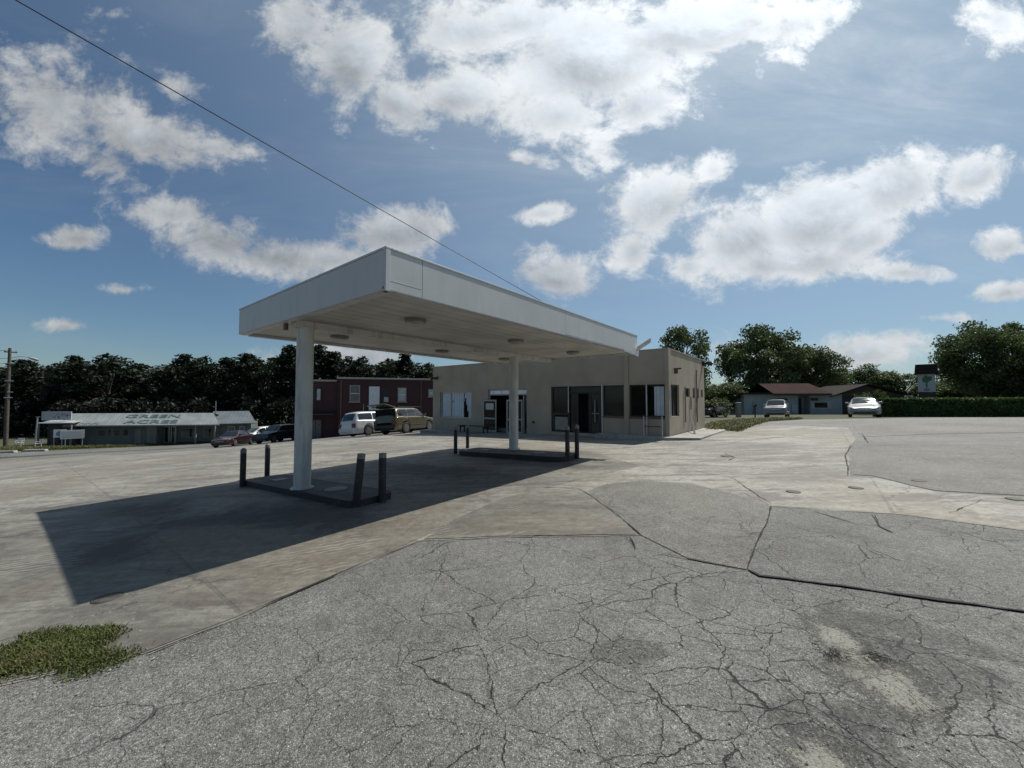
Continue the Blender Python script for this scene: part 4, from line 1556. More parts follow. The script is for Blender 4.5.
G_SED = dict(prof=[(0, .62), (.05, .7), (1.1, .9), (1.3, .95), (2.05, 1.4), (2.5, 1.46), (3.2, 1.44), (3.9, 1.08), (4.6, 1.02), (4.72, .9), (4.75, .75)],
             belt=[(0, .6), (.1, .68), (1.2, .87), (2.4, .92), (3.9, .98), (4.6, .96), (4.75, .72)],
             wid=[(0, .62), (.12, .76), (.5, .87), (1.5, .91), (3.6, .91), (4.4, .84), (4.75, .7)],
             wtop=[(0, .5), (.2, .66), (1.2, .74), (2.1, .62), (3.2, .6), (3.9, .66), (4.75, .58)])
G_VAN = dict(prof=[(0, .66), (.06, .78), (.8, 1.0), (1.05, 1.1), (2.0, 1.64), (2.5, 1.73), (4.4, 1.72), (4.75, 1.66), (5.02, 1.1), (5.08, .8), (5.1, .6)],
             belt=[(0, .62), (.1, .72), (1.0, .96), (2.4, 1.02), (4.9, 1.08), (5.05, .9), (5.1, .58)],
             wid=[(0, .66), (.12, .82), (.5, .94), (1.5, .98), (4.3, .98), (4.9, .93), (5.1, .84)],
             wtop=[(0, .5), (.2, .7), (1.0, .8), (2.1, .74), (4.6, .73), (5.1, .7)])
G_SUV = dict(prof=[(0, .75), (.05, .95), (1.2, 1.08), (1.35, 1.12), (2.0, 1.66), (2.4, 1.73), (4.2, 1.72), (4.5, 1.66), (4.66, 1.1), (4.7, .9), (4.72, .65)],
             belt=[(0, .72), (.1, .9), (1.3, 1.05), (2.4, 1.08), (4.5, 1.1), (4.65, .95), (4.72, .62)],
             wid=[(0, .7), (.1, .84), (.4, .91), (1.5, .93), (4.0, .93), (4.5, .9), (4.72, .84)],
             wtop=[(0, .6), (.2, .76), (1.2, .8), (2.1, .7), (4.4, .69), (4.72, .68)])

car = make_car('parked_car', 'pale silver sedan facing the camera beside the hedge', 4.75, G_SED['prof'], G_SED['belt'], G_SED['wid'], G_SED['wtop'], (.92, 3.72), .32, M['paint_silver'],
               doors=(2.55, 3.4), side_win=((1.75, 2.55), (2.62, 3.6)), wind=(1.36, 2.08), rear=(3.28, 3.86))
set_car(car, 863.5, 28.5, 180 + 42 - 0.5)
car = make_car('parked_car', 'pale silver sport utility car facing the camera before the blue grey house', 4.72, G_SUV['prof'], G_SUV['belt'], G_SUV['wid'], G_SUV['wtop'], (.95, 3.65), .36, M['paint_silver'],
               ground=.25, doors=(2.5, 3.4), side_win=((1.75, 2.5), (2.56, 3.35), (3.42, 4.35)), wind=(1.42, 2.02), rear=(4.52, 4.64))
set_car(car, 776.5, 37.5, 180 + 34 + 4)
car = make_car('parked_car', 'silver minivan seen from behind before the dark red brick building', 5.1, G_VAN['prof'], G_VAN['belt'], G_VAN['wid'], G_VAN['wtop'], (.95, 4.0), .34, M['paint_white'],
               doors=(2.6, 3.1), side_win=((1.6, 2.5), (2.58, 3.55), (3.63, 4.72)), wind=(1.15, 2.0), rear=(4.79, 5.0))
set_car(car, 378, 29, 33)
gold = make_car('parked_car', 'olive gold sport utility car with its tailgate open beside the store', 4.72, G_SUV['prof'], G_SUV['belt'], G_SUV['wid'], G_SUV['wtop'], (.95, 3.65), .37, M['paint_gold'],
                ground=.27, doors=(2.5, 3.4), side_win=((1.75, 2.5), (2.56, 3.35), (3.42, 4.35)), wind=(1.42, 2.02), open_rear=True)
set_car(gold, 408, 27.2, 22)
mb = MB()
mb.bar((-4.72 / 2 + .3, 0, 1.73), (-4.72 / 2 - .75, 0, 1.93), 1.45, .08)
tg = mb.build('tailgate', M['paint_gold'], gold, .03)
mb = MB(); mb.bar((-4.72 / 2 + .2, 0, 1.69), (-4.72 / 2 - .35, 0, 1.8), 1.2, .03); mb.build('pane', M['car_glass'], tg)
mb = MB(); mb.box(-4.72 / 2 + .1, -4.72 / 2 + .14, -.8, .8, .42, 1.64); mb.build('cargo_shade_panel', M['cargo'], gold, .02)  # thin black panel across the open rear, painted as the dark interior
mb = MB()
for s in (-.62, .62):
    mb.tube([(-4.72 / 2 + .25, s, 1.25), (-4.72 / 2 - .4, s, 1.82)], .012, 8)
mb.build('gas_strut', M['car_dark'], gold)
mb = MB()
for s in (-.55, .55):
    mb.tube([(.9, s, 1.75), (.85, s, 1.79), (-1.6, s, 1.79), (-1.65, s, 1.75)], .018, 8)
mb.build('roof_rail', M['car_dark'], gold)
car = make_car('parked_car', 'dark red sedan parked by the road before the green lettered shop', 4.75, G_SED['prof'], G_SED['belt'], G_SED['wid'], G_SED['wtop'], (.92, 3.72), .32, M['paint_red'],
               doors=(2.55, 3.4), side_win=((1.75, 2.55), (2.62, 3.6)), wind=(1.36, 2.08), rear=(3.28, 3.86))
set_car(car, 236, 37.0, 172)
car = make_car('parked_car', 'dark teal sport utility car parked right of the red sedan', 4.72, G_SUV['prof'], G_SUV['belt'], G_SUV['wid'], G_SUV['wtop'], (.95, 3.65), .37, M['paint_teal'],
               ground=.27, doors=(2.5, 3.4), side_win=((1.75, 2.5), (2.56, 3.35), (3.42, 4.35)), wind=(1.42, 2.02), rear=(4.52, 4.64))
set_car(car, 279, 39, 190)
car = make_car('parked_car', 'dark navy car in the shade beyond the right end of the store', 4.72, G_SUV['prof'], G_SUV['belt'], G_SUV['wid'], G_SUV['wtop'], (.95, 3.65), .36, M['paint_navy'],
               ground=.25, doors=(2.5, 3.4), side_win=((1.75, 2.5), (2.56, 3.35), (3.42, 4.35)), wind=(1.42, 2.02), rear=(4.52, 4.64))
set_car(car, 712, 44, 235)
car = make_car('parked_car', 'white van half hidden behind the dark teal car', 5.1, G_VAN['prof'], G_VAN['belt'], G_VAN['wid'], G_VAN['wtop'], (.95, 4.0), .34, M['paint_white'],
               doors=(2.6, 3.1), side_win=((1.6, 2.5), (2.58, 3.55), (3.63, 4.72)), wind=(1.15, 2.0), rear=(4.79, 5.0))
set_car(car, 262, 43.5, 200)


# ------------------------------------------------------------------ buildings far off
def text_mesh(txt, size, name, mat, parent, mtx, extr=.01, font_scale=(1, 1)):
    cu = bpy.data.curves.new('lettering', 'FONT')
    cu.body = txt
    cu.size = size
    cu.extrude = extr
    cu.align_x = 'CENTER'
    cu.align_y = 'CENTER'
    cu.offset = size * .012
    o = bpy.data.objects.new('tmp', cu)
    COL.objects.link(o)
    bpy.context.view_layer.update()
    me = bpy.data.meshes.new_from_object(o.evaluated_get(bpy.context.evaluated_depsgraph_get()))
    bpy.data.objects.remove(o)
    me.name = name
    me.materials.clear()
    me.materials.append(mat)
    me.transform(mtx @ Matrix.Diagonal((font_scale[0], font_scale[1], 1, 1)))
    r = bpy.data.objects.new(name, me)
    COL.objects.link(r)
    r.parent = parent
    return r


def line_frame(pa, pb):
    d = (pb - pa)
    return d.length, math.atan2(d.y, d.x)


# green lettered shop on the left: front runs from A to B
A = at(78, 45.5)
B = at(222, 47.5)
ln, rz = line_frame(A, B)
zA = -3.75
shop = thing('shop_building', 'long low shop with pale metal roof and big green letters', 'shop', (A.x, A.y, zA), rz)
wl = ln
mb = MB(); mb.box(.0, wl * .48, 0, 6, -.6, 2.35); mb.build('wall', M['shop_wall'], shop)
mb = MB(); mb.box(wl * .48 + .003, wl * .55, -.02, 6, -.6, 2.35); mb.build('wall', M['shop_wall_b'], shop)
mb = MB(); mb.box(wl * .55 + .003, wl * .99, .9, 6, -.6, 2.35); mb.build('wall', M['shop_wall'], shop)
mb = MB()
for a, b in ((.14, .2), (.21, .3), (.31, .36)):
    pass
for a, b in ((.14, .2), (.21, .3), (.31, .36)):
    mb = MB(); mb.box(wl * a, wl * b, -.05, .0 - .003, 1.05, 1.9); f = mb.build('window', M['sign_grey'], shop)
    mb = MB(); mb.box(wl * a + .08, wl * b - .08, -.06, -.052, 1.12, 1.83); mb.build('pane', M['car_glass'], f)
mb = MB(); mb.box(wl * .4, wl * .44, -.05, -.003, .05, 1.85); mb.build('door', M['shop_wall_b'], shop)
for a, b in ((.56, .6), (.61, .65)):
    mb = MB(); mb.box(wl * a, wl * b, .83, .897, .05, 2.1); f = mb.build('door', M['alu'], shop)
    mb = MB(); mb.box(wl * a + .1, wl * b - .1, .815, .828, .2, 2.0); mb.build('pane', M['car_glass'], f)
for a, b in ((.68, .8), (.84, .95)):
    mb = MB(); mb.box(wl * a, wl * b, .84, .897, .7, 1.9); f = mb.build('window', M['sign_grey'], shop)
    mb = MB(); mb.box(wl * a + .1, wl * b - .1, .825, .838, .8, 1.8); mb.build('pane', M['car_glass'], f)
for a in (.56, .7, .84, .975):
    mb = MB(); mb.box(wl * a - .07, wl * a + .07, -.55, -.42, -.6, 2.35); mb.build('porch_post', M['shop_wall_b'], shop)
# mono pitched metal roof facing the street
y0, y1, z0, z1 = -.85, .55, 2.37, 3.75
mb = MB()
mb.add([(-.6, y0, z0), (wl + .3, y0, z0), (wl - 1.2, y1, z1), (-1.5, y1, z1), (-.6, y0, z0 - .08), (wl + .3, y0, z0 - .08), (wl - 1.2, y1, z1 - .08), (-1.5, y1, z1 - .08)],
       [(0, 1, 2, 3), (7, 6, 5, 4), (0, 4, 5, 1), (1, 5, 6, 2), (2, 6, 7, 3), (3, 7, 4, 0)])
mb.build('roof', M['roof_metal'], shop)
mb = MB(); mb.add([(-1.4, y1 + .02, z1 - .02), (wl - 1.2, y1 + .02, z1 - .02), (wl - 1.2, 6.2, 2.4), (-1.4, 6.2, 2.4)], [(0, 1, 2, 3)]); mb.build('rear_roof', M['roof_metal_dim'], shop)
mb = MB(); mb.box(-.62, wl + .32, y0 - .06, y0 - .003, z0 - .12, z0 + .03); mb.build('eave_board', M['sign_grey'], shop)
sl = math.atan2(z1 - z0, y1 - y0)
for txt, u, v, s in (('GREEN', .515, .72, 1.0), ('ACRES', .53, .26, 1.0)):
    mt = Matrix.Translation((wl * u, y0 + (y1 - y0) * v - math.sin(sl) * .02, z0 + (z1 - z0) * v + .03)) @ Matrix.Rotation(sl, 4, 'X')
    text_mesh(txt, s, 'roof_lettering', M['green_paint'], shop, mt, .008, (1.95, .72))
mb = MB()
for k in range(9):
    u = .06 + k * .014
    v = .12 + .05 * math.sin(k * 2.1)
    p = Vector((wl * u, y0 + (y1 - y0) * v, z0 + (z1 - z0) * v + .04))
    mb.bar(p, p + Vector((.3, .28, .12)), .1, .02)
mb.build('roof_logo', M['red_paint'], shop)
mb = MB(); mb.tube([(wl * .91, 1.3, 3.2), (wl * .91, 1.3, 5.2)], .05, 8); mb.build('vent_pipe', M['galv'], shop)
# annex to the right
A2 = at(223, 48.2); B2 = at(252, 49.5)
ln2, rz2 = line_frame(A2, B2)
an = thing('shop_annex', 'smaller grey roofed annex right of the green lettered shop', 'shop', (A2.x, A2.y, -3.6), rz2)
mb = MB(); mb.box(0, ln2, 0, 5, -.6, 2.3); mb.build('wall', M['shop_wall'], an)
mb = MB()
mb.add([(-.9, -1.0, 2.3), (ln2 + .7, -1.0, 2.3), (ln2 - .6, 2.2, 3.75), (-1.4, 2.2, 3.75), (-.9, -1.0, 2.22), (ln2 + .7, -1.0, 2.22), (ln2 - .6, 2.2, 3.67), (-1.4, 2.2, 3.67)],
       [(0, 1, 2, 3), (7, 6, 5, 4), (0, 4, 5, 1), (1, 5, 6, 2), (2, 6, 7, 3), (3, 7, 4, 0)])
mb.build('roof', M['roof_metal_dim'], an)
for a, b in ((.2, .45), (.6, .78)):
    mb = MB(); mb.box(ln2 * a, ln2 * b, -.06, -.003, .8, 1.9); f = mb.build('window', M['window_pale'], an)
    mb = MB(); mb.box(ln2 * a + .08, ln2 * b - .08, -.075, -.062, .9, 1.8); mb.build('pane', M['window_dim'], f)

# small sign shed at the left end of the shop
A3 = at(44, 44); B3 = at(76, 44.6)
ln3, rz3 = line_frame(A3, B3)
zz3 = tz(A3.x, A3.y)
sh = thing('sign_shed', 'small dark shed with a white lettered board left of the long shop', 'shed', (A3.x, A3.y, zz3), rz3)
mb = MB(); mb.box(.2, ln3 - .1, .4, 3.2, -.4, 2.45); mb.build('wall', M['timber_dark'], sh)
mb = MB(); mb.add([(-.1, -.5, 2.5), (ln3 + .2, -.5, 2.5), (ln3 + .2, 1.2, 2.75), (-.1, 1.2, 2.75), (-.1, -.5, 2.43), (ln3 + .2, -.5, 2.43), (ln3 + .2, 1.2, 2.68), (-.1, 1.2, 2.68)],
                  [(0, 1, 2, 3), (7, 6, 5, 4), (0, 4, 5, 1), (1, 5, 6, 2), (2, 6, 7, 3), (3, 7, 4, 0)])
mb.build('awning', M['roof_metal'], sh)
mb = MB(); mb.box(-.3, ln3 - .5, .2, .3, 2.78, 3.75); sb = mb.build('sign_board', M['sign_white'], sh, .02)
mb = MB()
rn = random.Random(4)
for k in range(12):
    u = .9 + k * .13
    z = 3.25 + rn.uniform(-.12, .2)
    mb.bar((u, .19, z), (u + rn.uniform(-.05, .25), .19, z + rn.uniform(-.3, .2)), .03, .09, up=(0, 1, 0))
mb.build('worn_lettering', M['red_paint'], sb)
mb = MB(); mb.box(.5, 1.3, .32, .397, 0, 1.95); mb.build('door', M['timber'], sh)
for x in (.0, ln3):
    mb = MB(); mb.box(x - .06, x + .06, -.45, -.33, -.4, 2.43); mb.build('post', M['shop_wall_b'], sh)


def board_sign(px, py, d, w, h, zc, label, kind):
    p = at(px, d)
    z = tz(p.x, p.y)
    o = thing('portable_sign', label, 'sign', (p.x, p.y, z), -math.atan2(p.x, p.y), 'boards before the sign shed')
    mb = MB(); mb.box(-w / 2, w / 2, -.05, .05, zc - h / 2, zc + h / 2); b = mb.build('board', M['sign_white'], o, .01)
    mb = MB()
    if kind == 0:
        mb.lathe([(.28, -.055), (.28, -.052)], 20)
        mb.v = [(x, z_ , y + zc) for x, y, z_ in mb.v]
        mb.build('emblem', M['sign_blue'], b)
    else:
        for r_ in range(3):
            for k in range(6):
                mb.box(-w * .4 + k * w * .135, -w * .4 + k * w * .135 + w * .1, -.06, -.052, zc + h * .22 - r_ * h * .24, zc + h * .22 - r_ * h * .24 + .02)
        mb.build('worn_lettering', M['sign_grey'], b)
    for s in (-1, 1):
        mb = MB(); mb.tube([(s * w * .42, 0.07, 0), (s * w * .42, .07, zc + h / 2)], .04, 8); mb.build('post', M['galv'], o)
    return o


board_sign(62, 434, 42.5, .95, .85, 1.45, 'small white square board with a blue round emblem before the sign shed', 0)
board_sign(74.5, 434, 42.3, 1.75, .95, 1.4, 'wide white message board right of the small square board', 1)


def plastic_chair(px, d, rz, label):
    p = at(px, d)
    o = thing('plastic_chair', label, 'chair', (p.x, p.y, tz(p.x, p.y)), rz, 'white plastic chairs by the road')
    mb = MB(); mb.box(-.25, .25, -.25, .25, .4, .44); mb.build('seat', M['plastic_white'], o, .015)
    mb = MB(); mb.bar((0, .24, .45), (0, .33, .9), .48, .03, up=(0, -1, .1)); mb.build('backrest', M['plastic_white'], o, .01)
    for a in (-.22, .22):
        mb = MB(); mb.bar((a, -.22, .62), (a, .26, .64), .05, .03); mb.build('armrest', M['plastic_white'], o)
        for b in (-.22, .22):
            mb = MB(); mb.bar((a, b, 0), (a * .95, b * .95, .62 if b < 0 else .4), .045, .045); mb.build('leg', M['plastic_white'], o)
    return o


plastic_chair(22, 41.5, .5, 'white plastic chair between the utility pole and the sign shed')
plastic_chair(40.5, 41.2, -.6, 'white plastic chair in front of the sign shed post')
p = at(37.5, 42)
o = thing('signpost', 'leaning grey post at the left end of the sign shed', 'post', (p.x, p.y, tz(p.x, p.y)))
mb = MB(); mb.tube([(0, 0, -.3), (.15, 0, 3.2)], .06, 8); mb.build('post', M['galv'], o)
mb = MB(); mb.box(-.12, .4, -.03, .03, 3.2, 3.24); mb.build('top_bracket', M['galv'], o)
# kerb pieces at the road edge
for px, py, w, lab in ((5, 453, 1.6, 'broken white kerb piece at the foot of the utility pole'), (35, 451.5, 1.8, 'white kerb piece on the verge before the sign shed')):
    p = gpt(px, py)
    mb = MB(); mb.prism([(-w / 2, -.1), (w / 2, -.1), (w / 2, .1), (w / 2 - .08, .2), (-w / 2 + .08, .2), (-w / 2, .1)], -.2, .2)
    o = mb.build('kerb_stone', M['walk'], None, .02)
    o.location = (p.x, p.y, tz(p.x, p.y)); o.rotation_euler = (0, 0, .25)
    tag(o, lab, 'kerb', 'kerb pieces on the left verge')

# dark red brick building
A4 = at(338, 37.5); B4 = at(446, 40.5)
ln4, rz4 = line_frame(A4, B4)
zb4 = -2.1
rb = thing('brick_building', 'dark red two storey brick building with flat roof behind the cars', 'building', (A4.x, A4.y, zb4), rz4)
H4 = 5.75
mb = MB(); mb.box(-.0, ln4, 0, 11, -1.5, H4); mb.build('wall', M['brick_red'], rb)
mb = MB(); mb.box(-2.9, -.003, .35, 11.2, -1.5, H4 - .25); mb.build('wall', M['brick_red'], rb)
mb = MB(); mb.box(-.12, ln4 + .1, -.12, 11.1, H4 + .002, H4 + .16); mb.build('parapet_cap', M['brick_cap'], rb, .02)
mb = MB(); mb.box(-3.0, -.123, .25, 11.3, H4 - .248, H4 - .1); mb.build('parapet_cap', M['brick_cap'], rb, .02)
sc = ln4 / 108.0


def bw(px):
    r = ray(px, 400)
    p0, e = A4, (B4 - A4).normalized()
    # intersect sight line with front line
    a = np.array([[r.x, -e.x], [r.y, -e.y]])
    tt = np.linalg.solve(a, np.array([p0.x, p0.y]))
    return float(tt[1])


def bz(px, py):
    x = bw(px)
    q = A4 + (B4 - A4).normalized() * x
    r = ray(px, py)
    return EYE + r.z * q.y / r.y - zb4


for (pa_, pb_, ya, yb, mt, nm) in ((350.5, 359, 386, 401, 'window_dim', 'window'), (369, 379.5, 386.5, 410, 'door_white', 'door'), (398.5, 405.5, 388.5, 401, 'window_pale', 'window'),
                                   (429, 432.5, 390, 396, 'window_pale', 'window')):
    xa_, xb_ = bw(pa_), bw(pb_)
    z0_, z1_ = bz(pa_, yb), bz(pa_, ya)
    mb = MB(); mb.box(xa_ - .08, xb_ + .08, -.06, -.003, z0_ - .08, z1_ + .08); f = mb.build(nm, M['brick_cap'] if nm == 'window' else M['dark_frame'], rb)
    mb = MB(); mb.box(xa_, xb_, -.08, -.062, z0_, z1_); mb.build('pane' if nm == 'window' else 'door_panel', M[mt], f)
    if nm == 'window':
        mb = MB(); mb.box(xa_, xb_, -.1, -.082, (z0_ + z1_) / 2 - .03, (z0_ + z1_) / 2 + .03); mb.build('sash_bar', M['white_paint'], f)
        mb = MB(); mb.box(xa_ - .15, xb_ + .15, -.16, -.063, z0_ - .16, z0_ - .085); mb.build('sill', M['brick_cap'], f)
xa_, xb_ = bw(382), bw(388)
mb = MB(); mb.box(xa_, xb_, -.05, -.003, bz(382, 403) - 1.2, bz(382, 388)); mb.build('dark_doorway', M['car_dark'], rb)
mb = MB(); mb.box(bw(384), bw(388.5), -.3, -.06, bz(384, 402), bz(384, 397)); mb.build('meter_box', M['galv'], rb, .02)
for px in (341, 421):
    mb = MB(); mb.box(bw(px) - .06, bw(px) + .06, -.1, -.003, -1, H4 - .1); mb.build('downspout', M['trim_brown'], rb)
mb = MB(); mb.box(-2.4, -1.5, .28, .347, bz(338, 402), bz(338, 388)); f = mb.build('window', M['dark_frame'], rb)
mb = MB(); mb.box(-1.9, -1.6, .265, .278, bz(338, 400), bz(338, 389)); mb.build('pane', M['window_pale'], f)
mb = MB(); mb.box(-2.6, -1.4, .27, .347, -.6, 1.85); f = mb.build('door', M['dark_frame'], rb)
mb = MB(); mb.box(-2.5, -2.0, .255, .268, -.3, 1.75); mb.box(-1.95, -1.5, .255, .268, -.3, 1.75); mb.build('door_panel', M['window_dim'], f)
mb = MB(); mb.add([(-3.2, -1.2, 2.35), (-.2, -1.2, 2.35), (-.2, .34, 2.6), (-3.2, .34, 2.6), (-3.2, -1.2, 2.25), (-.2, -1.2, 2.25), (-.2, .34, 2.5), (-3.2, .34, 2.5)],
                  [(0, 1, 2, 3), (7, 6, 5, 4), (0, 4, 5, 1), (1, 5, 6, 2), (2, 6, 7, 3), (3, 7, 4, 0)])
mb.build('door_canopy', M['roof_brown'], rb)
mb = MB(); mb.bar((bw(372), -.4, bz(372, 412)), (bw(372), -.02, bz(372, 412)), 1.6, .1); mb.build('landing', M['galv'], rb)
for x in (bw(372) - .75, bw(372) + .75):
    mb = MB(); mb.tube([(x, -.4, bz(372, 412)), (x, -.4, bz(372, 404))], .03, 8); mb.build('landing_post', M['galv'], rb)

# blue grey house on the right
A5 = at(744, 53); B5 = at(905, 50)
ln5, rz5 = line_frame(A5, B5)
zh = -.38
ho = thing('house', 'low blue grey house with maroon metal roof beyond the parked cars', 'house', (A5.x, A5.y, zh), rz5)
f5 = lambda px: (px - 744) / 161.0 * ln5
mb = MB(); mb.box(0, f5(800), .0, 7, -.6, 2.75); mb.build('wall', M['house_wall'], ho)
mb = MB(); mb.box(f5(800) + .003, f5(812), 1.4, 7, -.6, 2.75); mb.build('wall', M['house_wall'], ho)
mb = MB(); mb.box(f5(812) + .003, f5(844), .0, 7, -.6, 2.75); mb.build('wall', M['house_wall'], ho)
mb = MB(); mb.box(-.4, f5(775), -.4, 7.2, 2.77, 2.95); mb.build('flat_roof', M['roof_brown'], ho, .02)
xa_ = f5(772)
mb = MB()
xe_ = f5(824)
mb.add([(xa_, -.7, 2.85), (xe_ + .8, -.7, 2.85), (xe_ + .3, 3.4, 4.35), (xa_, 3.4, 4.35), (xa_, -.7, 2.75), (xe_ + .8, -.7, 2.75), (xe_ + .3, 3.4, 4.25), (xa_, 3.4, 4.25)],
       [(0, 1, 2, 3), (7, 6, 5, 4), (0, 4, 5, 1), (1, 5, 6, 2), (2, 6, 7, 3), (3, 7, 4, 0)])
mb.build('roof', M['roof_maroon'], ho)
mb = MB(); mb.add([(xa_, 3.42, 4.35), (xe_ + .3, 3.42, 4.35), (xe_ + .8, 7.5, 2.8), (xa_, 7.5, 2.8)], [(0, 1, 2, 3)]); mb.build('rear_roof', M['roof_maroon'], ho)
mb = MB(); mb.box(xa_, xe_ + .8, -.76, -.703, 2.6, 2.84); mb.build('eave_board', M['timber_dark'], ho)
mb = MB(); mb.box(f5(803), f5(809), 1.33, 1.397, -.1, 2.2); mb.build('door', M['timber_dark'], ho)
mb = MB(); mb.box(f5(793), f5(798.5), -.08, -.003, .25, 1.35); mb.build('notice_board', M['sign_white'], ho)
for a, b, z0, z1 in ((779, 789, 1.95, 2.2), (806 + 1, 820, 1.9, 2.25)):
    mb = MB(); mb.box(f5(max(a, 812.5) if a > 800 else a), f5(b), -.06, -.003, z0, z1); mb.build('wall_sign', M['timber_dark'], ho)
mb = MB(); mb.box(f5(811 + 2), f5(833), -.07, -.003, .8, 1.75); f = mb.build('window', M['window_pale'], ho)
mb = MB(); mb.box(f5(816), f5(829), -.085, -.072, .95, 1.65); mb.build('pane', M['car_glass'], f)
mb = MB(); mb.box(f5(753), f5(754), -.1, -.003, 0, 1.7); mb.build('downspout', M['sign_grey'], ho)
# brown roofed building further right
A6 = at(836, 51.5); B6 = at(905, 50)
ln6, rz6 = line_frame(A6, B6)
bh = thing('house', 'brown gabled house behind the silver sedan and the hedge', 'house', (A6.x, A6.y, -.38), rz6)
mb = MB(); mb.box(0, ln6, 0, 8, -.6, 2.5); mb.build('wall', M['timber_dark'], bh)
mb = MB()
for s in (0, 1):
    x0, x1 = (-.9, ln6 * .42) if s == 0 else (ln6 + .9, ln6 * .42)
    mb.add([(x0, -.8, 2.55), (x1, -.8, 4.1), (x1, 8.4, 4.1), (x0, 8.4, 2.55), (x0, -.8, 2.4), (x1, -.8, 3.95), (x1, 8.4, 3.95), (x0, 8.4, 2.4)],
           [(0, 1, 2, 3), (7, 6, 5, 4), (0, 4, 5, 1), (1, 5, 6, 2), (2, 6, 7, 3), (3, 7, 4, 0)])
mb.build('roof', M['roof_brown'], bh)
mb = MB(); mb.prism([(-.1, 2.5), (ln6 + .1, 2.5), (ln6 * .42, 3.9)], .0 - .05, -.0 - .003); mb.build('gable', M['timber'], bh)
mb = MB(); mb.box(ln6 * .55, ln6 * .8, -.08, -.053, .8, 2.1); mb.build('window', M['window_dim'], bh)
mb = MB(); mb.box(ln6 * .2, ln6 * .3, -.08, -.053, 0, 2.0); mb.build('door', M['timber_dark'], bh)

# roofed pylon sign behind the hedge
p = at(927, 33.5)
z = tz(p.x, p.y)
sg = thing('pylon_sign', 'tall white sign with a little grey roof behind the hedge', 'sign', (p.x, p.y, z), -math.atan2(p.x, p.y))
mb = MB(); mb.box(-.52, .52, -.14, .14, 2.15, 3.75); bd = mb.build('sign_cabinet', M['sign_white'], sg, .02)
mb = MB()
rn = random.Random(12)
for k in range(16):
    a, rr = rn.uniform(0, 6.28), rn.uniform(.05, .4)
    cx_, cz_ = rr * math.cos(a) * .6, 3.2 + rr * math.sin(a) * .8
    s_ = rn.uniform(.07, .15)
    mb.add([(cx_ + s_ * math.cos(q) , -.146 - k * .0006, cz_ + s_ * math.sin(q)) for q in [i * math.pi / 4 for i in range(8)]], [tuple(range(8))])
mb.box(-.05, .05, -.16, -.142, 2.55, 3.0)
mb.build('tree_emblem', M['sign_green'], bd)
mb = MB(); mb.lathe([(.2, 0), (.2, .006)], 16); mb.v = [(x, -.142 - z_, y * .6 + 2.35) for x, y, z_ in mb.v]; mb.build('oval_mark', M['sign_grey'], bd)
mb = MB(); mb.prism([(-.72, 3.7), (.72, 3.7), (.64, 4.55), (-.64, 4.55)], -.5, .5); mb.build('sign_roof', M['roof_brown'], sg, .02)
for s in (-.45, .45):
    mb = MB(); mb.box(s - .07, s + .07, .15, .3, -.3, 3.69); mb.build('post', M['timber'], sg)
mb = MB(); mb.box(-.4, .4, .0, .12, .0, 2.12); mb.build('base_panel', M['timber_dark'], sg)
# white gate post things beside the sign
p = at(908.5, 36)
o = thing('gate_frame', 'white slanted trestle left of the roofed sign', 'trestle', (p.x, p.y, tz(p.x, p.y)), -.6)
for a, b in (((-.5, 0, 0), (-.2, 0, 2.0)), ((.5, 0, 0), (.2, 0, 2.0))):
    mb = MB(); mb.bar(a, b, .09, .09); mb.build('leg', M['plastic_white'], o)
mb = MB(); mb.bar((-.3, 0, 1.9), (.3, 0, 1.9), .1, .1); mb.build('crossbar', M['plastic_white'], o)
p = at(738, 42)
o = thing('utility_box', 'grey utility post on the verge left of the parked silver car', 'utility post', (p.x, p.y, tz(p.x, p.y)))
mb = MB(); mb.box(-.2, .2, -.2, .2, -.2, 1.5); mb.build('cabinet', M['board'], o, .03)
mb = MB(); mb.prism([(-.26, 1.503), (.26, 1.503), (.2, 1.62), (-.2, 1.62)], -.24, .24); mb.build('lid', M['galv'], o, .01)
p = at(754.5, 38)
o = thing('mailbox', 'dark mailbox on a post beside the parked silver car', 'mailbox', (p.x, p.y, tz(p.x, p.y)), -.4)
mb = MB(); mb.box(-.05, .05, -.05, .05, -.3, 1.1); mb.build('post', M['timber_dark'], o)
mb = MB(); mb.prism([(-.12, 1.1), (.12, 1.1), (.12, 1.25), (.08, 1.33), (0, 1.36), (-.08, 1.33), (-.12, 1.25)], -.28, .28); mb.build('box', M['car_dark'], o, .008)

# ------------------------------------------------------------------ poles and wires
p = at(8.5, 41.5)
zp = tz(p.x, p.y)
up = thing('utility_pole', 'wooden utility pole with street lamp arm at the left edge', 'utility pole', (p.x, p.y, zp), -math.atan2(p.x, p.y))
mb = MB(); mb.tube([(0, 0, -.5), (-.05, 0, 5), (-.06, 0, 10.6)], [.19, .16, .12], 12); mb.build('pole', M['timber'], up, smooth=True)
mb = MB(); mb.tube([(0, 0, 9.5), (.6, -.05, 9.75), (1.3, -.1, 9.7)], .035, 8); la = mb.build('lamp_arm', M['galv'], up, smooth=True)
mb = MB(); mb.tube([(1.2, -.1, 9.7), (1.45, -.1, 9.6), (1.85, -.12, 9.45), (1.95, -.12, 9.42)], [.06, .14, .16, .05], 12); mb.build('lamp_head', M['galv'], la, smooth=True)
mb = MB(); mb.box(-.45, .45, -.06, .06, 10.1, 10.22); mb.build('cross_arm', M['timber'], up, .01)
for x in (-.38, .38):
    mb = MB(); mb.lathe([(.05, 10.222), (.06, 10.3), (.03, 10.34), (.05, 10.38)], 10, (x, 0, 0)); mb.build('insulator', M['galv'], up)
for k, zz in enumerate((8.9, 7.0, 5.8, 5.2)):
    mb = MB(); mb.box(-.3 if k % 2 else -.1, .3, -.16, -.1, zz, zz + .08); mb.build('bracket', M['galv'], up)
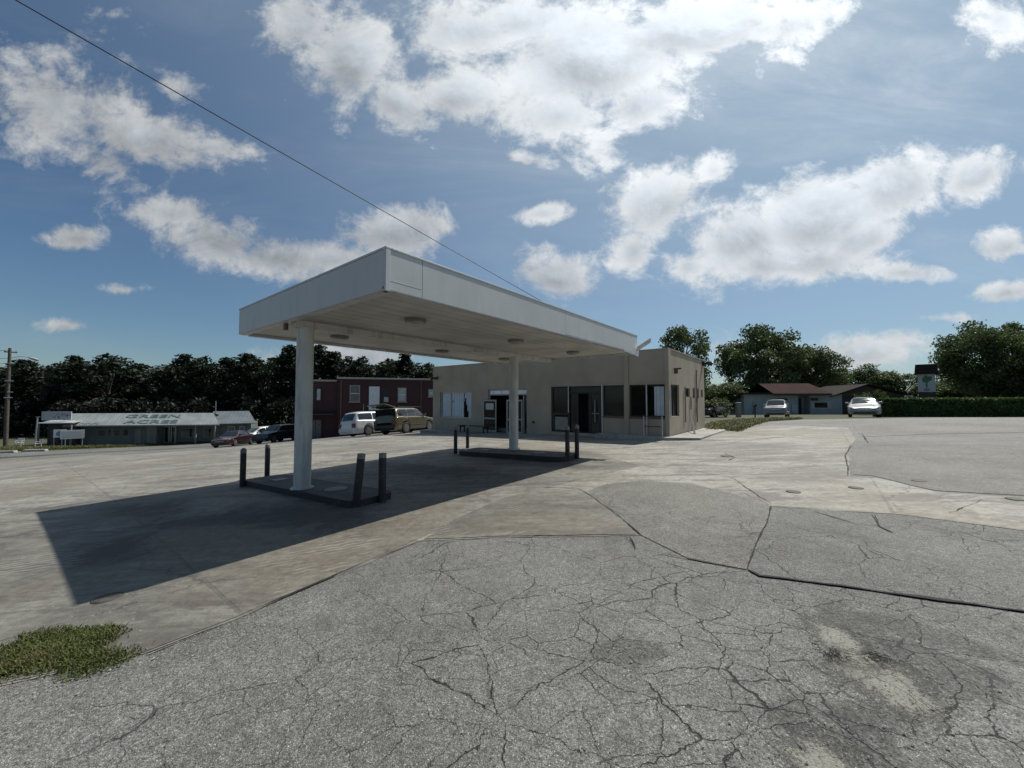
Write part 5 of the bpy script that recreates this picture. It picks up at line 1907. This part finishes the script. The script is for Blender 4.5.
P0 = Vector((p.x, p.y, zp))
wires = [(10.36, 'topmost'), (9.5, 'second'), (8.95, 'third'), (7.05, 'lower'), (5.85, 'lowest')]
for h, nm in wires:
    a = P0 + Vector((0, 0, h))
    b = a + Vector((-45, -12, .6))
    pts = [a.lerp(b, k / 14) + Vector((0, 0, -1.2 * 4 * (k / 14) * (1 - k / 14))) for k in range(15)]
    mb = MB(); mb.tube(pts, .018, 6)
    o = mb.build('power_line', M['cable'], None, smooth=True)
    tag(o, f'{nm} thin wire running left from the lamp pole at the left edge', 'wire', 'wires at the left utility pole')
# service wire over the canopy to the store roof
ex_, ez_ = fpt(634, 354.5)
e = Vector((*wp(ex_, -.14), ez_))
mb = MB(); mb.box(ex_ - .03, ex_ + .03, -.15, -.052, ez_ - .04, ez_ + .02); mb.lathe([(.03, .0), (.045, .03), (.03, .06), (.04, .08)], 12, (ex_, -.14, ez_ + .021)); mb.build('service_bracket', M['galv'], store, .004)
ra = ray(20, 0); rb_ = ray(512, 286)
# plane of the wire seen from the survey point: choose the point above the left kerb
far = Vector((-9.5, 4.0, 8.4))
nrm = ra.cross(rb_).normalized()
eyev = Vector((0, 0, EYE))
far -= nrm * (far - eyev).dot(nrm)
end = e + Vector((0, 0, .06))
dirw = (far - end)
pole_top = end + dirw * 1.5
pts = []
for k in range(41):
    s = k / 40
    pts.append(end.lerp(pole_top, s) + Vector((0, 0, -.06 * 4 * s * (1 - s))))
mb = MB(); mb.tube(pts, .0095, 8)
o = mb.build('power_line', M['cable'], None, smooth=True)
tag(o, 'long black overhead wire crossing the sky above the canopy', 'wire')
zq = tz(pole_top.x, pole_top.y)
o = thing('utility_pole', 'wooden pole behind the viewer carrying the long overhead wire', 'utility pole', (pole_top.x, pole_top.y, zq))
mb = MB(); mb.tube([(0, 0, -.5), (0, 0, pole_top.z - zq + .4)], [.18, .12], 12); mb.build('pole', M['timber'], o, smooth=True)


# ------------------------------------------------------------------ trees
def leaf_cloud(clumps, rnd, per, size, flat=.75):
    """clumps: list of (center, radius); scatters leaf sprays through every clump"""
    cs, szs = [], []
    for c, r in clumps:
        k = int(per * (r ** 2))
        for _ in range(k):
            d = Vector((rnd.gauss(0, 1), rnd.gauss(0, 1), rnd.gauss(0, 1)))
            d.normalize()
            rr = r * (rnd.random() ** .45)
            if rnd.random() < .08:
                rr *= 1.3
            cs.append((c.x + d.x * rr, c.y + d.y * rr, c.z + d.z * rr * flat))
            szs.append(size * rnd.uniform(.6, 1.35))
    nn = len(cs)
    rs = np.random.RandomState(rnd.randint(0, 99999))
    C = np.array(cs)
    S = np.array(szs)[:, None]
    a = rs.normal(size=(nn, 3)); a /= np.linalg.norm(a, axis=1)[:, None]
    b = rs.normal(size=(nn, 3)); b -= a * (a * b).sum(1)[:, None]; b /= np.linalg.norm(b, axis=1)[:, None]
    V = np.stack([C - a * S * .55, C + b * S * .32 - a * S * .05, C + a * S * .55, C - b * S * .32 + a * S * .08], 1).reshape(-1, 3)
    return V


def leaf_obj(name, V, mat, parent):
    nn = len(V) // 4
    me = bpy.data.meshes.new(name)
    me.vertices.add(nn * 4)
    me.vertices.foreach_set('co', V.astype(np.float32).ravel())
    me.loops.add(nn * 4)
    me.loops.foreach_set('vertex_index', np.arange(nn * 4, dtype=np.int32))
    me.polygons.add(nn)
    me.polygons.foreach_set('loop_start', np.arange(0, nn * 4, 4, dtype=np.int32))
    me.update(calc_edges=True)
    me.validate()
    me.materials.append(mat)
    o = bpy.data.objects.new(name, me)
    COL.objects.link(o)
    o.parent = parent
    return o


def make_tree(kind, seed, H, Rr, mat, base=.25, per=70, size=.4, nclump=46):
    """unit built at real size; returns (trunk builder, leaf verts)"""
    rnd = random.Random(seed)
    clumps = []
    limbs = []
    tr = MB()
    lean = Vector((rnd.uniform(-.05, .05), rnd.uniform(-.05, .05), 0)) * H
    tp = Vector((0, 0, H * .82)) + lean
    r0 = max(.12, H * .022)
    pts = [Vector((0, 0, -.5)), Vector((0, 0, H * .25)) + lean * .2, Vector((0, 0, H * .55)) + lean * .6, tp]
    tr.tube(pts, [r0 * 1.3, r0, r0 * .65, r0 * .2], 10)

    def axis(z):
        q = z / H
        return lean * q
    if kind == 'pine':
        for k in range(nclump):
            q = base + (1 - base) * (k + rnd.random()) / nclump
            rad = Rr * (1 - ((q - base) / (1 - base)) ** 1.6) * rnd.uniform(.45, 1.1) + .25
            a = k * 2.4 + rnd.uniform(-.6, .6)
            z = H * q
            c = axis(z) + Vector((math.cos(a) * rad * .75, math.sin(a) * rad * .75, z - rad * .08))
            clumps.append((c, rnd.uniform(.5, 1.0) * (.55 + .5 * (1 - q)) * Rr * .42 + .25))
            limbs.append((axis(z * .93) + Vector((0, 0, z * .93)), c))
        clumps.append((axis(H) + Vector((0, 0, H * .97)), .45))
    else:
        cz = H * (base + (1 - base) * .52)
        hz = H * (1 - base) * .5
        for k in range(nclump):
            u = rnd.uniform(-1, 1)
            a = rnd.uniform(0, 6.283)
            w = math.sqrt(1 - u * u)
            sh = .62 + .38 * rnd.random()
            bump = 1 + .28 * mnoise.noise(Vector((math.cos(a) * w * 1.6 + seed, math.sin(a) * w * 1.6, u * 1.6)))
            c = Vector((math.cos(a) * w * Rr * sh * bump, math.sin(a) * w * Rr * sh * bump, cz + u * hz * sh * bump * .9))
            if c.z < H * base:
                c.z = H * base + rnd.uniform(0, .6)
            c += axis(c.z)
            clumps.append((c, Rr * rnd.uniform(.15, .3)))
            if k % 2 == 0:
                z = max(H * base * .7, c.z - rnd.uniform(.15, .4) * H)
                limbs.append((axis(z) + Vector((0, 0, z)), c))
    for a, b in limbs:
        m = a.lerp(b, .5) + Vector((rnd.uniform(-.2, .2), rnd.uniform(-.2, .2), rnd.uniform(0, .3)))
        d = (b - a).length
        tr.tube([a, m, b], [min(r0 * .45, .03 + d * .018), .03 + d * .008, .015], 6, False)
    V = leaf_cloud(clumps, rnd, per, size)
    return tr, V


PROTO = {}


def tree(kind_key, px, d, top_py, wpx, label, group, rz=None):
    """kind_key -> prototype; scaled to the wanted height"""
    p = at(px, d)
    z = tz(p.x, p.y)
    r = ray(px, top_py)
    topz = EYE + r.z * d / r.y
    H = topz - z
    key = kind_key
    K = KINDS[key]
    if key not in PROTO:
        root = thing(K['name'], label, 'tree', (0, 0, 0), 0, group)
        tr, V = make_tree(K['shape'], K['seed'], K['H'], K['R'], None, K['base'], K['per'], K['size'], K['n'])
        tr.build('trunk', M['bark'], root, smooth=True)
        leaf_obj('crown', V, M[K['mat']], root)
        PROTO[key] = root
        o = root
    else:
        o = copy_tree(PROTO[key])
    o['label'] = label
    o['group'] = group
    o.location = (p.x, p.y, z)
    s = H / (K['H'] * 1.0)
    wd = (wpx / F * d) / (2 * K['R']) * (1.22 if px < 470 else 1.0)
    o.scale = (wd, wd, s)
    o.rotation_euler = (0, 0, rz if rz is not None else random.uniform(0, 6.28))
    return o


KINDS = {
    'pineA': dict(name='pine_tree', shape='pine', seed=3, H=15, R=3.2, base=.3, per=130, size=.42, n=44, mat='leaf_pine'),
    'pineB': dict(name='pine_tree', shape='pine', seed=8, H=15, R=3.0, base=.22, per=130, size=.42, n=50, mat='leaf_pine'),
    'broadA': dict(name='broadleaf_tree', shape='oak', seed=5, H=14, R=4.5, base=.12, per=95, size=.45, n=60, mat='leaf_dark'),
    'broadB': dict(name='broadleaf_tree', shape='oak', seed=15, H=14, R=4.2, base=.08, per=95, size=.45, n=62, mat='leaf_dark'),
    'oakA': dict(name='oak_tree', shape='oak', seed=21, H=11, R=4.0, base=.22, per=170, size=.3, n=70, mat='leaf_oak'),
    'oakB': dict(name='oak_tree', shape='oak', seed=27, H=11, R=5.2, base=.1, per=170, size=.3, n=110, mat='leaf_oak'),
    'oakC': dict(name='oak_tree', shape='oak', seed=33, H=11, R=5.4, base=.12, per=170, size=.3, n=110, mat='leaf_oak'),
    'bushA': dict(name='bush', shape='oak', seed=41, H=5, R=3.0, base=.0, per=160, size=.26, n=40, mat='leaf_bright'),
}
GT = 'tree line behind the shop and the brick building'
TL = [('broadA', -28, 66, 362, 60, 'dark broad tree left of the utility pole'),
      ('pineA', 22, 70, 361, 44, 'dark pine just right of the utility pole'),
      ('broadB', 44, 66, 356, 46, 'tall round dark tree above the sign shed'),
      ('pineB', 62, 74, 366, 30, 'thin pine between two tall crowns above the sign shed'),
      ('pineA', 73, 69, 357, 34, 'dark pine with lopsided top above the left end of the shop roof'),
      ('broadA', 106, 67, 353, 62, 'broadest dark tree above the left part of the green letters'),
      ('pineB', 138, 72, 366, 34, 'lower pine above the first green letter'),
      ('broadB', 158, 70, 362, 46, 'rounded dark tree above the middle of the green letters'),
      ('pineA', 179, 68, 355, 38, 'tall pine above the last green letters'),
      ('broadA', 203, 68, 355, 44, 'wide dark tree above the right part of the shop roof'),
      ('pineB', 224, 71, 359, 36, 'pine above the right end of the shop roof'),
      ('pineA', 246, 69, 355, 40, 'pine above the grey roofed annex'),
      ('broadB', 268, 67, 351, 44, 'dark tree left of the near canopy column'),
      ('pineB', 292, 67, 346, 40, 'tall pine directly behind the near canopy column'),
      ('pineA', 318, 68, 346, 40, 'tall pine just right of the near canopy column'),
      ('pineB', 338, 70, 353, 34, 'pine above the left corner of the brick building'),
      ('broadA', 361, 68, 355, 44, 'rounded dark tree above the middle of the brick building'),
      ('broadB', 386, 66, 356, 40, 'rounded dark tree above the white door of the brick building'),
      ('pineA', 405, 68, 354, 32, 'slim pine above the right part of the brick building'),
      ('broadA', 428, 68, 362, 44, 'dark tree at the left edge of the store'),
      ('broadB', 462, 72, 366, 50, 'dark tree behind the left part of the store roof'),
      ('broadA', -70, 60, 360, 70, 'broad dark tree farthest left of the utility pole'),
      ('broadA', 20, 85, 364, 90, 'rear tree low behind the pole and the round tree'),
      ('broadB', 84, 86, 361, 90, 'rear tree behind the broad tree above the shop'),
      ('broadA', 146, 85, 363, 90, 'rear tree behind the middle of the shop roof'),
      ('broadB', 212, 84, 360, 90, 'rear tree behind the right part of the shop roof'),
      ('broadA', 270, 84, 356, 90, 'rear tree behind the annex and the near column'),
      ('broadB', 334, 84, 356, 90, 'rear tree behind the left corner of the brick building'),
      ('broadA', 392, 84, 359, 90, 'rear tree behind the right part of the brick building')]
for k in TL:
    tree(*k, GT)
# understorey closing the foot of the tree line
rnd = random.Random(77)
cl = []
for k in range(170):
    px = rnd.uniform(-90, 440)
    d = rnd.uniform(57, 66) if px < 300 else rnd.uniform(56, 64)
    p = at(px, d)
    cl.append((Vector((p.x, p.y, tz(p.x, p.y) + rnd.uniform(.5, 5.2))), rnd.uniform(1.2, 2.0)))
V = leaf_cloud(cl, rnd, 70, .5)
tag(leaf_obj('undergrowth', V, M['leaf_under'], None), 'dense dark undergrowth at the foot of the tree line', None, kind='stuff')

GR = 'trees beyond the store and the houses on the right'
tree('oakA', 685, 44, 325, 56, 'oak with open crown rising behind the right end of the store', GR, 1.0)
tree('oakB', 762, 70, 326, 74, 'largest dense oak behind the blue grey house', GR, .4)
tree('oakC', 806, 70, 345, 58, 'oak sloping down on the right side of the largest oak', GR, 2.0)
tree('oakB', 728, 72, 386, 60, 'low dense tree filling the gap right of the store', GR, 3.1)
tree('oakC', 996, 44, 323, 84, 'big oak at the right edge behind the hedge', GR, .9)
tree('oakB', 1050, 42, 335, 90, 'oak partly cut by the right edge of the view', GR, 5.0)
tree('oakC', 858, 76, 368, 60, 'low pale tree behind the house roofs', GR, 4.0)
tree('oakA', 903, 72, 373, 44, 'small round tree between the brown house and the roofed sign', GR, 2.2)
tree('oakB', 962, 64, 378, 70, 'low tree behind the roofed sign', GR, 1.4)
tree('oakC', 716, 58, 384, 56, 'low dark tree right behind the store corner', GR, 5.5)
tree('oakC', 1130, 40, 330, 100, 'oak beyond the right edge of the view', GR, 2.7)
tree('bushA', 873, 44, 388, 26, 'bright bush above the roof of the silver sedan', 'bushes near the houses', .3)
tree('bushA', 716, 44, 396, 34, 'bush beside the dark navy car', 'bushes near the houses', 2.0)
tree('bushA', 730, 58, 398, 34, 'bush left of the blue grey house', 'bushes near the houses', 4.0)

# clipped hedge
Ha, Hb = at(888, 30), at(1180, 29)
lh, rzh = line_frame(Ha, Hb)
hz = tz(Ha.x, Ha.y)
hd = thing('hedge', 'long clipped green hedge along the right side of the lot', 'hedge', (Ha.x, Ha.y, hz), rzh)
HH = 1.42
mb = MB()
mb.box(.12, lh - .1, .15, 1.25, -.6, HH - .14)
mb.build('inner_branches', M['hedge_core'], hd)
rs = np.random.RandomState(9)
nlf = 42000
fx_ = rs.rand(nlf)
side = rs.rand(nlf)
X = fx_ * lh
Y = np.where(side < .5, rs.normal(.08, .05, nlf), rs.rand(nlf) * 1.4)
Z = np.where(side < .5, rs.rand(nlf) * HH, HH + rs.normal(-.05, .045, nlf))
endm = rs.rand(nlf) < .06
X = np.where(endm, rs.normal(.03, .05, nlf), X)
Y = np.where(endm, rs.rand(nlf) * 1.4, Y)
Z = np.where(endm, rs.rand(nlf) * HH, Z)
wob = np.array([mnoise.noise(Vector((float(x) * .9, float(z) * 1.3, 0))) for x, z in zip(X, Z)]) * .1
Y = Y + np.where(side < .5, wob, 0)
Z = Z + np.where(side >= .5, wob * .6, 0)
zg = np.array([tz(Ha.x + math.cos(rzh) * q, Ha.y + math.sin(rzh) * q) - hz for q in np.linspace(0, lh, 30)])
Z = Z + np.interp(X, np.linspace(0, lh, 30), zg)
C = np.stack([X, Y, Z], 1)
a = rs.normal(size=(nlf, 3)); a /= np.linalg.norm(a, axis=1)[:, None]
b = rs.normal(size=(nlf, 3)); b -= a * (a * b).sum(1)[:, None]; b /= np.linalg.norm(b, axis=1)[:, None]
S = (.05 + .06 * rs.rand(nlf))[:, None]
V = np.stack([C - a * S, C + b * S * .6, C + a * S, C - b * S * .6], 1).reshape(-1, 3)
leaf_obj('foliage', V, M['hedge'], hd)

# ------------------------------------------------------------------ light and sky
SUN_AZ, SUN_EL = 49.2, 55.0
sd_ = bpy.data.lights.new('sun', 'SUN')
sd_.energy = 5.0
sd_.angle = R(.53)
sd_.color = (1, .95, .855)
so = bpy.data.objects.new('sun', sd_)
COL.objects.link(so)
sv = Vector((math.cos(R(SUN_EL)) * math.sin(R(SUN_AZ)), math.cos(R(SUN_EL)) * math.cos(R(SUN_AZ)), math.sin(R(SUN_EL))))
so.rotation_euler = sv.to_track_quat('Z', 'Y').to_euler()
so.location = (20, 20, 40)

wd = bpy.data.worlds.new('World')
scene.world = wd
wd.use_nodes = True
wn = NT(wd.node_tree)
for nd in list(wn.n):
    wn.n.remove(nd)
out = wn.new('ShaderNodeOutputWorld')
sky = wn.new('ShaderNodeTexSky', sky_type='NISHITA')
sky.sun_disc = False
sky.sun_elevation = R(SUN_EL)
sky.sun_rotation = R(SUN_AZ)
sky.air_density = 1.0
sky.dust_density = .6
sky.ozone_density = 2.2
SKY_S = .062
tc = wn.new('ShaderNodeTexCoord')
dv = tc.outputs['Generated']
sp = wn.new('ShaderNodeSeparateXYZ')
wn.put(sp.inputs[0], dv)
yy = wn.m('MAXIMUM', sp.outputs[1], .12)
U = wn.m('DIVIDE', sp.outputs[0], yy)
Vv = wn.m('DIVIDE', sp.outputs[2], yy)
# cloud banks: direction of the middle, half sizes, tilt, weight
CL_ = [(60, 105, 95, 52, 8, .78), (150, 140, 95, 30, 14, .82), (215, 148, 45, 16, 8, .7), (105, 165, 60, 25, 25, .5), (175, 85, 25, 14, 20, .5), (50, 55, 60, 22, -20, .35),
       (175, 212, 55, 20, 5, .75), (215, 240, 62, 32, 12, 1.0), (280, 258, 60, 24, 5, 1.0), (395, 232, 66, 32, -6, 1.05), (335, 258, 60, 20, 0, .85),
       (300, 25, 45, 40, 20, .9), (350, 60, 62, 62, 30, 1.05), (400, 105, 55, 30, 30, .95), (460, 95, 62, 36, -10, .95), (470, 30, 90, 38, 0, .85), (590, 60, 130, 80, -8, 1.15),
       (690, 30, 150, 46, -6, 1.1), (640, 105, 62, 34, -20, .95), (790, 25, 70, 34, -25, .7), (600, 140, 30, 26, -60, .55), (530, 20, 110, 40, 0, .95), (560, 115, 80, 34, 0, .85),
       (555, 277, 46, 30, 5, 1.1), (543, 212, 30, 11, -5, .75), (528, 160, 28, 10, 15, .7), (608, 160, 12, 12, 0, .5),
       (655, 205, 56, 42, -30, 1.05), (632, 250, 30, 25, -40, .9), (712, 170, 24, 16, -20, .55),
       (740, 240, 70, 46, -22, 1.1), (820, 215, 95, 56, -14, 1.25), (890, 185, 70, 44, -20, 1.15), (975, 175, 48, 26, -22, 1.05), (790, 262, 120, 24, -3, .95), (905, 272, 46, 13, 5, .85), (690, 265, 34, 18, 0, .8), (860, 240, 60, 26, -20, .95),
       (1003, 245, 32, 17, -8, .95), (1005, 292, 40, 13, -8, .95), (860, 352, 75, 20, -5, .85), (900, 340, 40, 12, 0, .5), (75, 238, 34, 12, 0, .7), (62, 326, 22, 7, 0, .6), (122, 289, 18, 6, 0, .45),
       (1000, 20, 45, 34, 10, .7), (955, 317, 30, 6, 0, .5), (350, 356, 80, 14, 0, .7), (760, 356, 60, 18, 0, .6), (-80, 180, 60, 30, 0, .8), (1150, 150, 60, 40, 0, .8), (1100, 330, 80, 16, 0, .7), (300, -60, 120, 40, 0, .9)]
msk = None
num = None
den = None
for (cx_, cy_, rx_, ry_, an_, wt_) in CL_:
    r_ = ray(cx_, cy_)
    u0, v0 = r_.x / r_.y, r_.z / r_.y
    sx_, sy_ = rx_ / F, ry_ / F
    ca, sa = math.cos(R(an_)), math.sin(R(an_))
    du = wn.m('SUBTRACT', U, u0)
    dvv = wn.m('SUBTRACT', Vv, v0)
    # image tilt is clockwise positive
    a_ = wn.m('MULTIPLY_ADD', du, ca / sx_, wn.m('MULTIPLY', dvv, -sa / sx_))
    b_ = wn.m('MULTIPLY_ADD', du, sa / sy_, wn.m('MULTIPLY', dvv, ca / sy_))
    q = wn.m('MULTIPLY_ADD', a_, a_, wn.m('MULTIPLY', b_, b_))
    q = wn.m('MULTIPLY', wn.m('SUBTRACT', 1.0, wn.m('SQRT', q)), wt_)
    q = wn.m('MULTIPLY_ADD', q, .9, .0)
    msk = q if msk is None else wn.m('SMOOTH_MAX', msk, q, .12)
    # height inside the bank: lit crown, grey base
    wq = wn.m('POWER', wn.m('MAXIMUM', q, .0), 2)
    hq = wn.m('MULTIPLY', wq, b_)
    num = hq if num is None else wn.m('ADD', num, hq)
    den = wq if den is None else wn.m('ADD', den, wq)
msk = wn.m('MAXIMUM', msk, -.6)
cmb = wn.new('ShaderNodeCombineXYZ')
wn.put(cmb.inputs[0], U)
wn.put(cmb.inputs[1], wn.m('MULTIPLY', Vv, 1.25))
cmb.inputs[2].default_value = 3.7
nb = wn.noise(cmb.outputs[0], 4.6, 10, .66, .35)
nb2 = wn.noise(cmb.outputs[0], 19, 8, .68, .3)
fb = wn.m('ADD', wn.m('MULTIPLY', wn.m('SUBTRACT', nb.outputs['Fac'], .5), 1.9), wn.m('MULTIPLY', wn.m('SUBTRACT', nb2.outputs['Fac'], .5), 1.0))
dens = wn.m('ADD', msk, fb)
# behind the viewer: scattered clouds from plain noise
back = wn.rng(sp.outputs[1], .12, .3, 1, 0)
nbk = wn.noise(wn.vm('MULTIPLY', dv, (1, 1, 1.8)), 2.4, 7, .6)
dens_b = wn.m('SUBTRACT', wn.m('MULTIPLY', nbk.outputs['Fac'], 2.6), 1.6)
dens = wn.m('ADD', wn.m('MULTIPLY', dens, wn.m('SUBTRACT', 1, back)), wn.m('MULTIPLY', dens_b, back))
alpha = wn.rng(dens, -.14, .5)
# self shading: sample the same field a little way towards the sun
cmb2 = wn.vm('ADD', cmb.outputs[0], (.05, .09, 0))
nb3 = wn.noise(cmb2, 4.6, 7, .66, .35)
relief = wn.m('SUBTRACT', nb.outputs['Fac'], nb3.outputs['Fac'])
thick = wn.rng(wn.m('ADD', msk, wn.m('MULTIPLY', fb, .4)), .2, .8)
sdot = wn.vm('DOT_PRODUCT', wn.vm('NORMALIZE', dv), tuple(sv))
sd0 = wn.m('MAXIMUM', sdot, 0)
glow = wn.m('POWER', sd0, 5)
hgt = wn.m('DIVIDE', num, wn.m('ADD', den, .002))
shade = wn.rng(wn.m('ADD', hgt, wn.m('MULTIPLY', fb, .7)), -.55, .35)
br = wn.m('MULTIPLY_ADD', wn.m('POWER', sd0, 3.4), .74, .43)
core = wn.m('MULTIPLY', thick, wn.m('MULTIPLY_ADD', shade, -.55, .78))
br = wn.m('MULTIPLY', br, wn.m('MULTIPLY_ADD', core, -.5, 1.1))
br = wn.m('ADD', br, wn.m('MULTIPLY', relief, .55))
br = wn.m('MULTIPLY', br, wn.m('MULTIPLY_ADD', back, -.55, 1.0))
ccol = wn.mix(thick, (.97, 1.0, 1.02), (.89, .97, 1.05))
# thin veil of high haze, thicker towards the sun
nv = wn.noise(wn.mapping(cmb.outputs[0], scale=(.5, 1.4, 1), rot=(0, 0, .5)), 2.2, 8, .62, .6)
veil = wn.m('MULTIPLY', wn.rng(nv.outputs['Fac'], .42, .75), wn.m('MULTIPLY_ADD', glow, .3, .1))
alpha = wn.m('MAXIMUM', wn.m('MULTIPLY', alpha, .95), veil)
bg1 = wn.new('ShaderNodeBackground')
skc = wn.mix(1.0, sky.outputs[0], (.88, 1.06, 1.15), 'MULTIPLY')
haze_f = wn.m('MULTIPLY', wn.m('POWER', sd0, 2.3), .68)
skc = wn.mix(haze_f, skc, (.44 / .062, .57 / .062, .66 / .062))
wn.put(bg1.inputs[0], skc)
bg1.inputs[1].default_value = SKY_S
bg2 = wn.new('ShaderNodeBackground')
wn.put(bg2.inputs[0], ccol)
wn.put(bg2.inputs[1], br)
mxs = wn.new('ShaderNodeMixShader')
wn.put(mxs.inputs[0], alpha)
wn.l.new(bg1.outputs[0], mxs.inputs[1])
wn.l.new(bg2.outputs[0], mxs.inputs[2])
wn.l.new(mxs.outputs[0], out.inputs[0])
wd.cycles.sampling_method = 'MANUAL'
wd.cycles.sample_map_resolution = 512

# ------------------------------------------------------------------ render settings
scene.view_settings.view_transform = 'Standard'
scene.view_settings.look = 'None'
scene.view_settings.exposure = 0.0
scene.view_settings.gamma = 1
scene.cycles.max_bounces = 6
scene.cycles.transparent_max_bounces = 8
scene.cycles.use_denoising = True
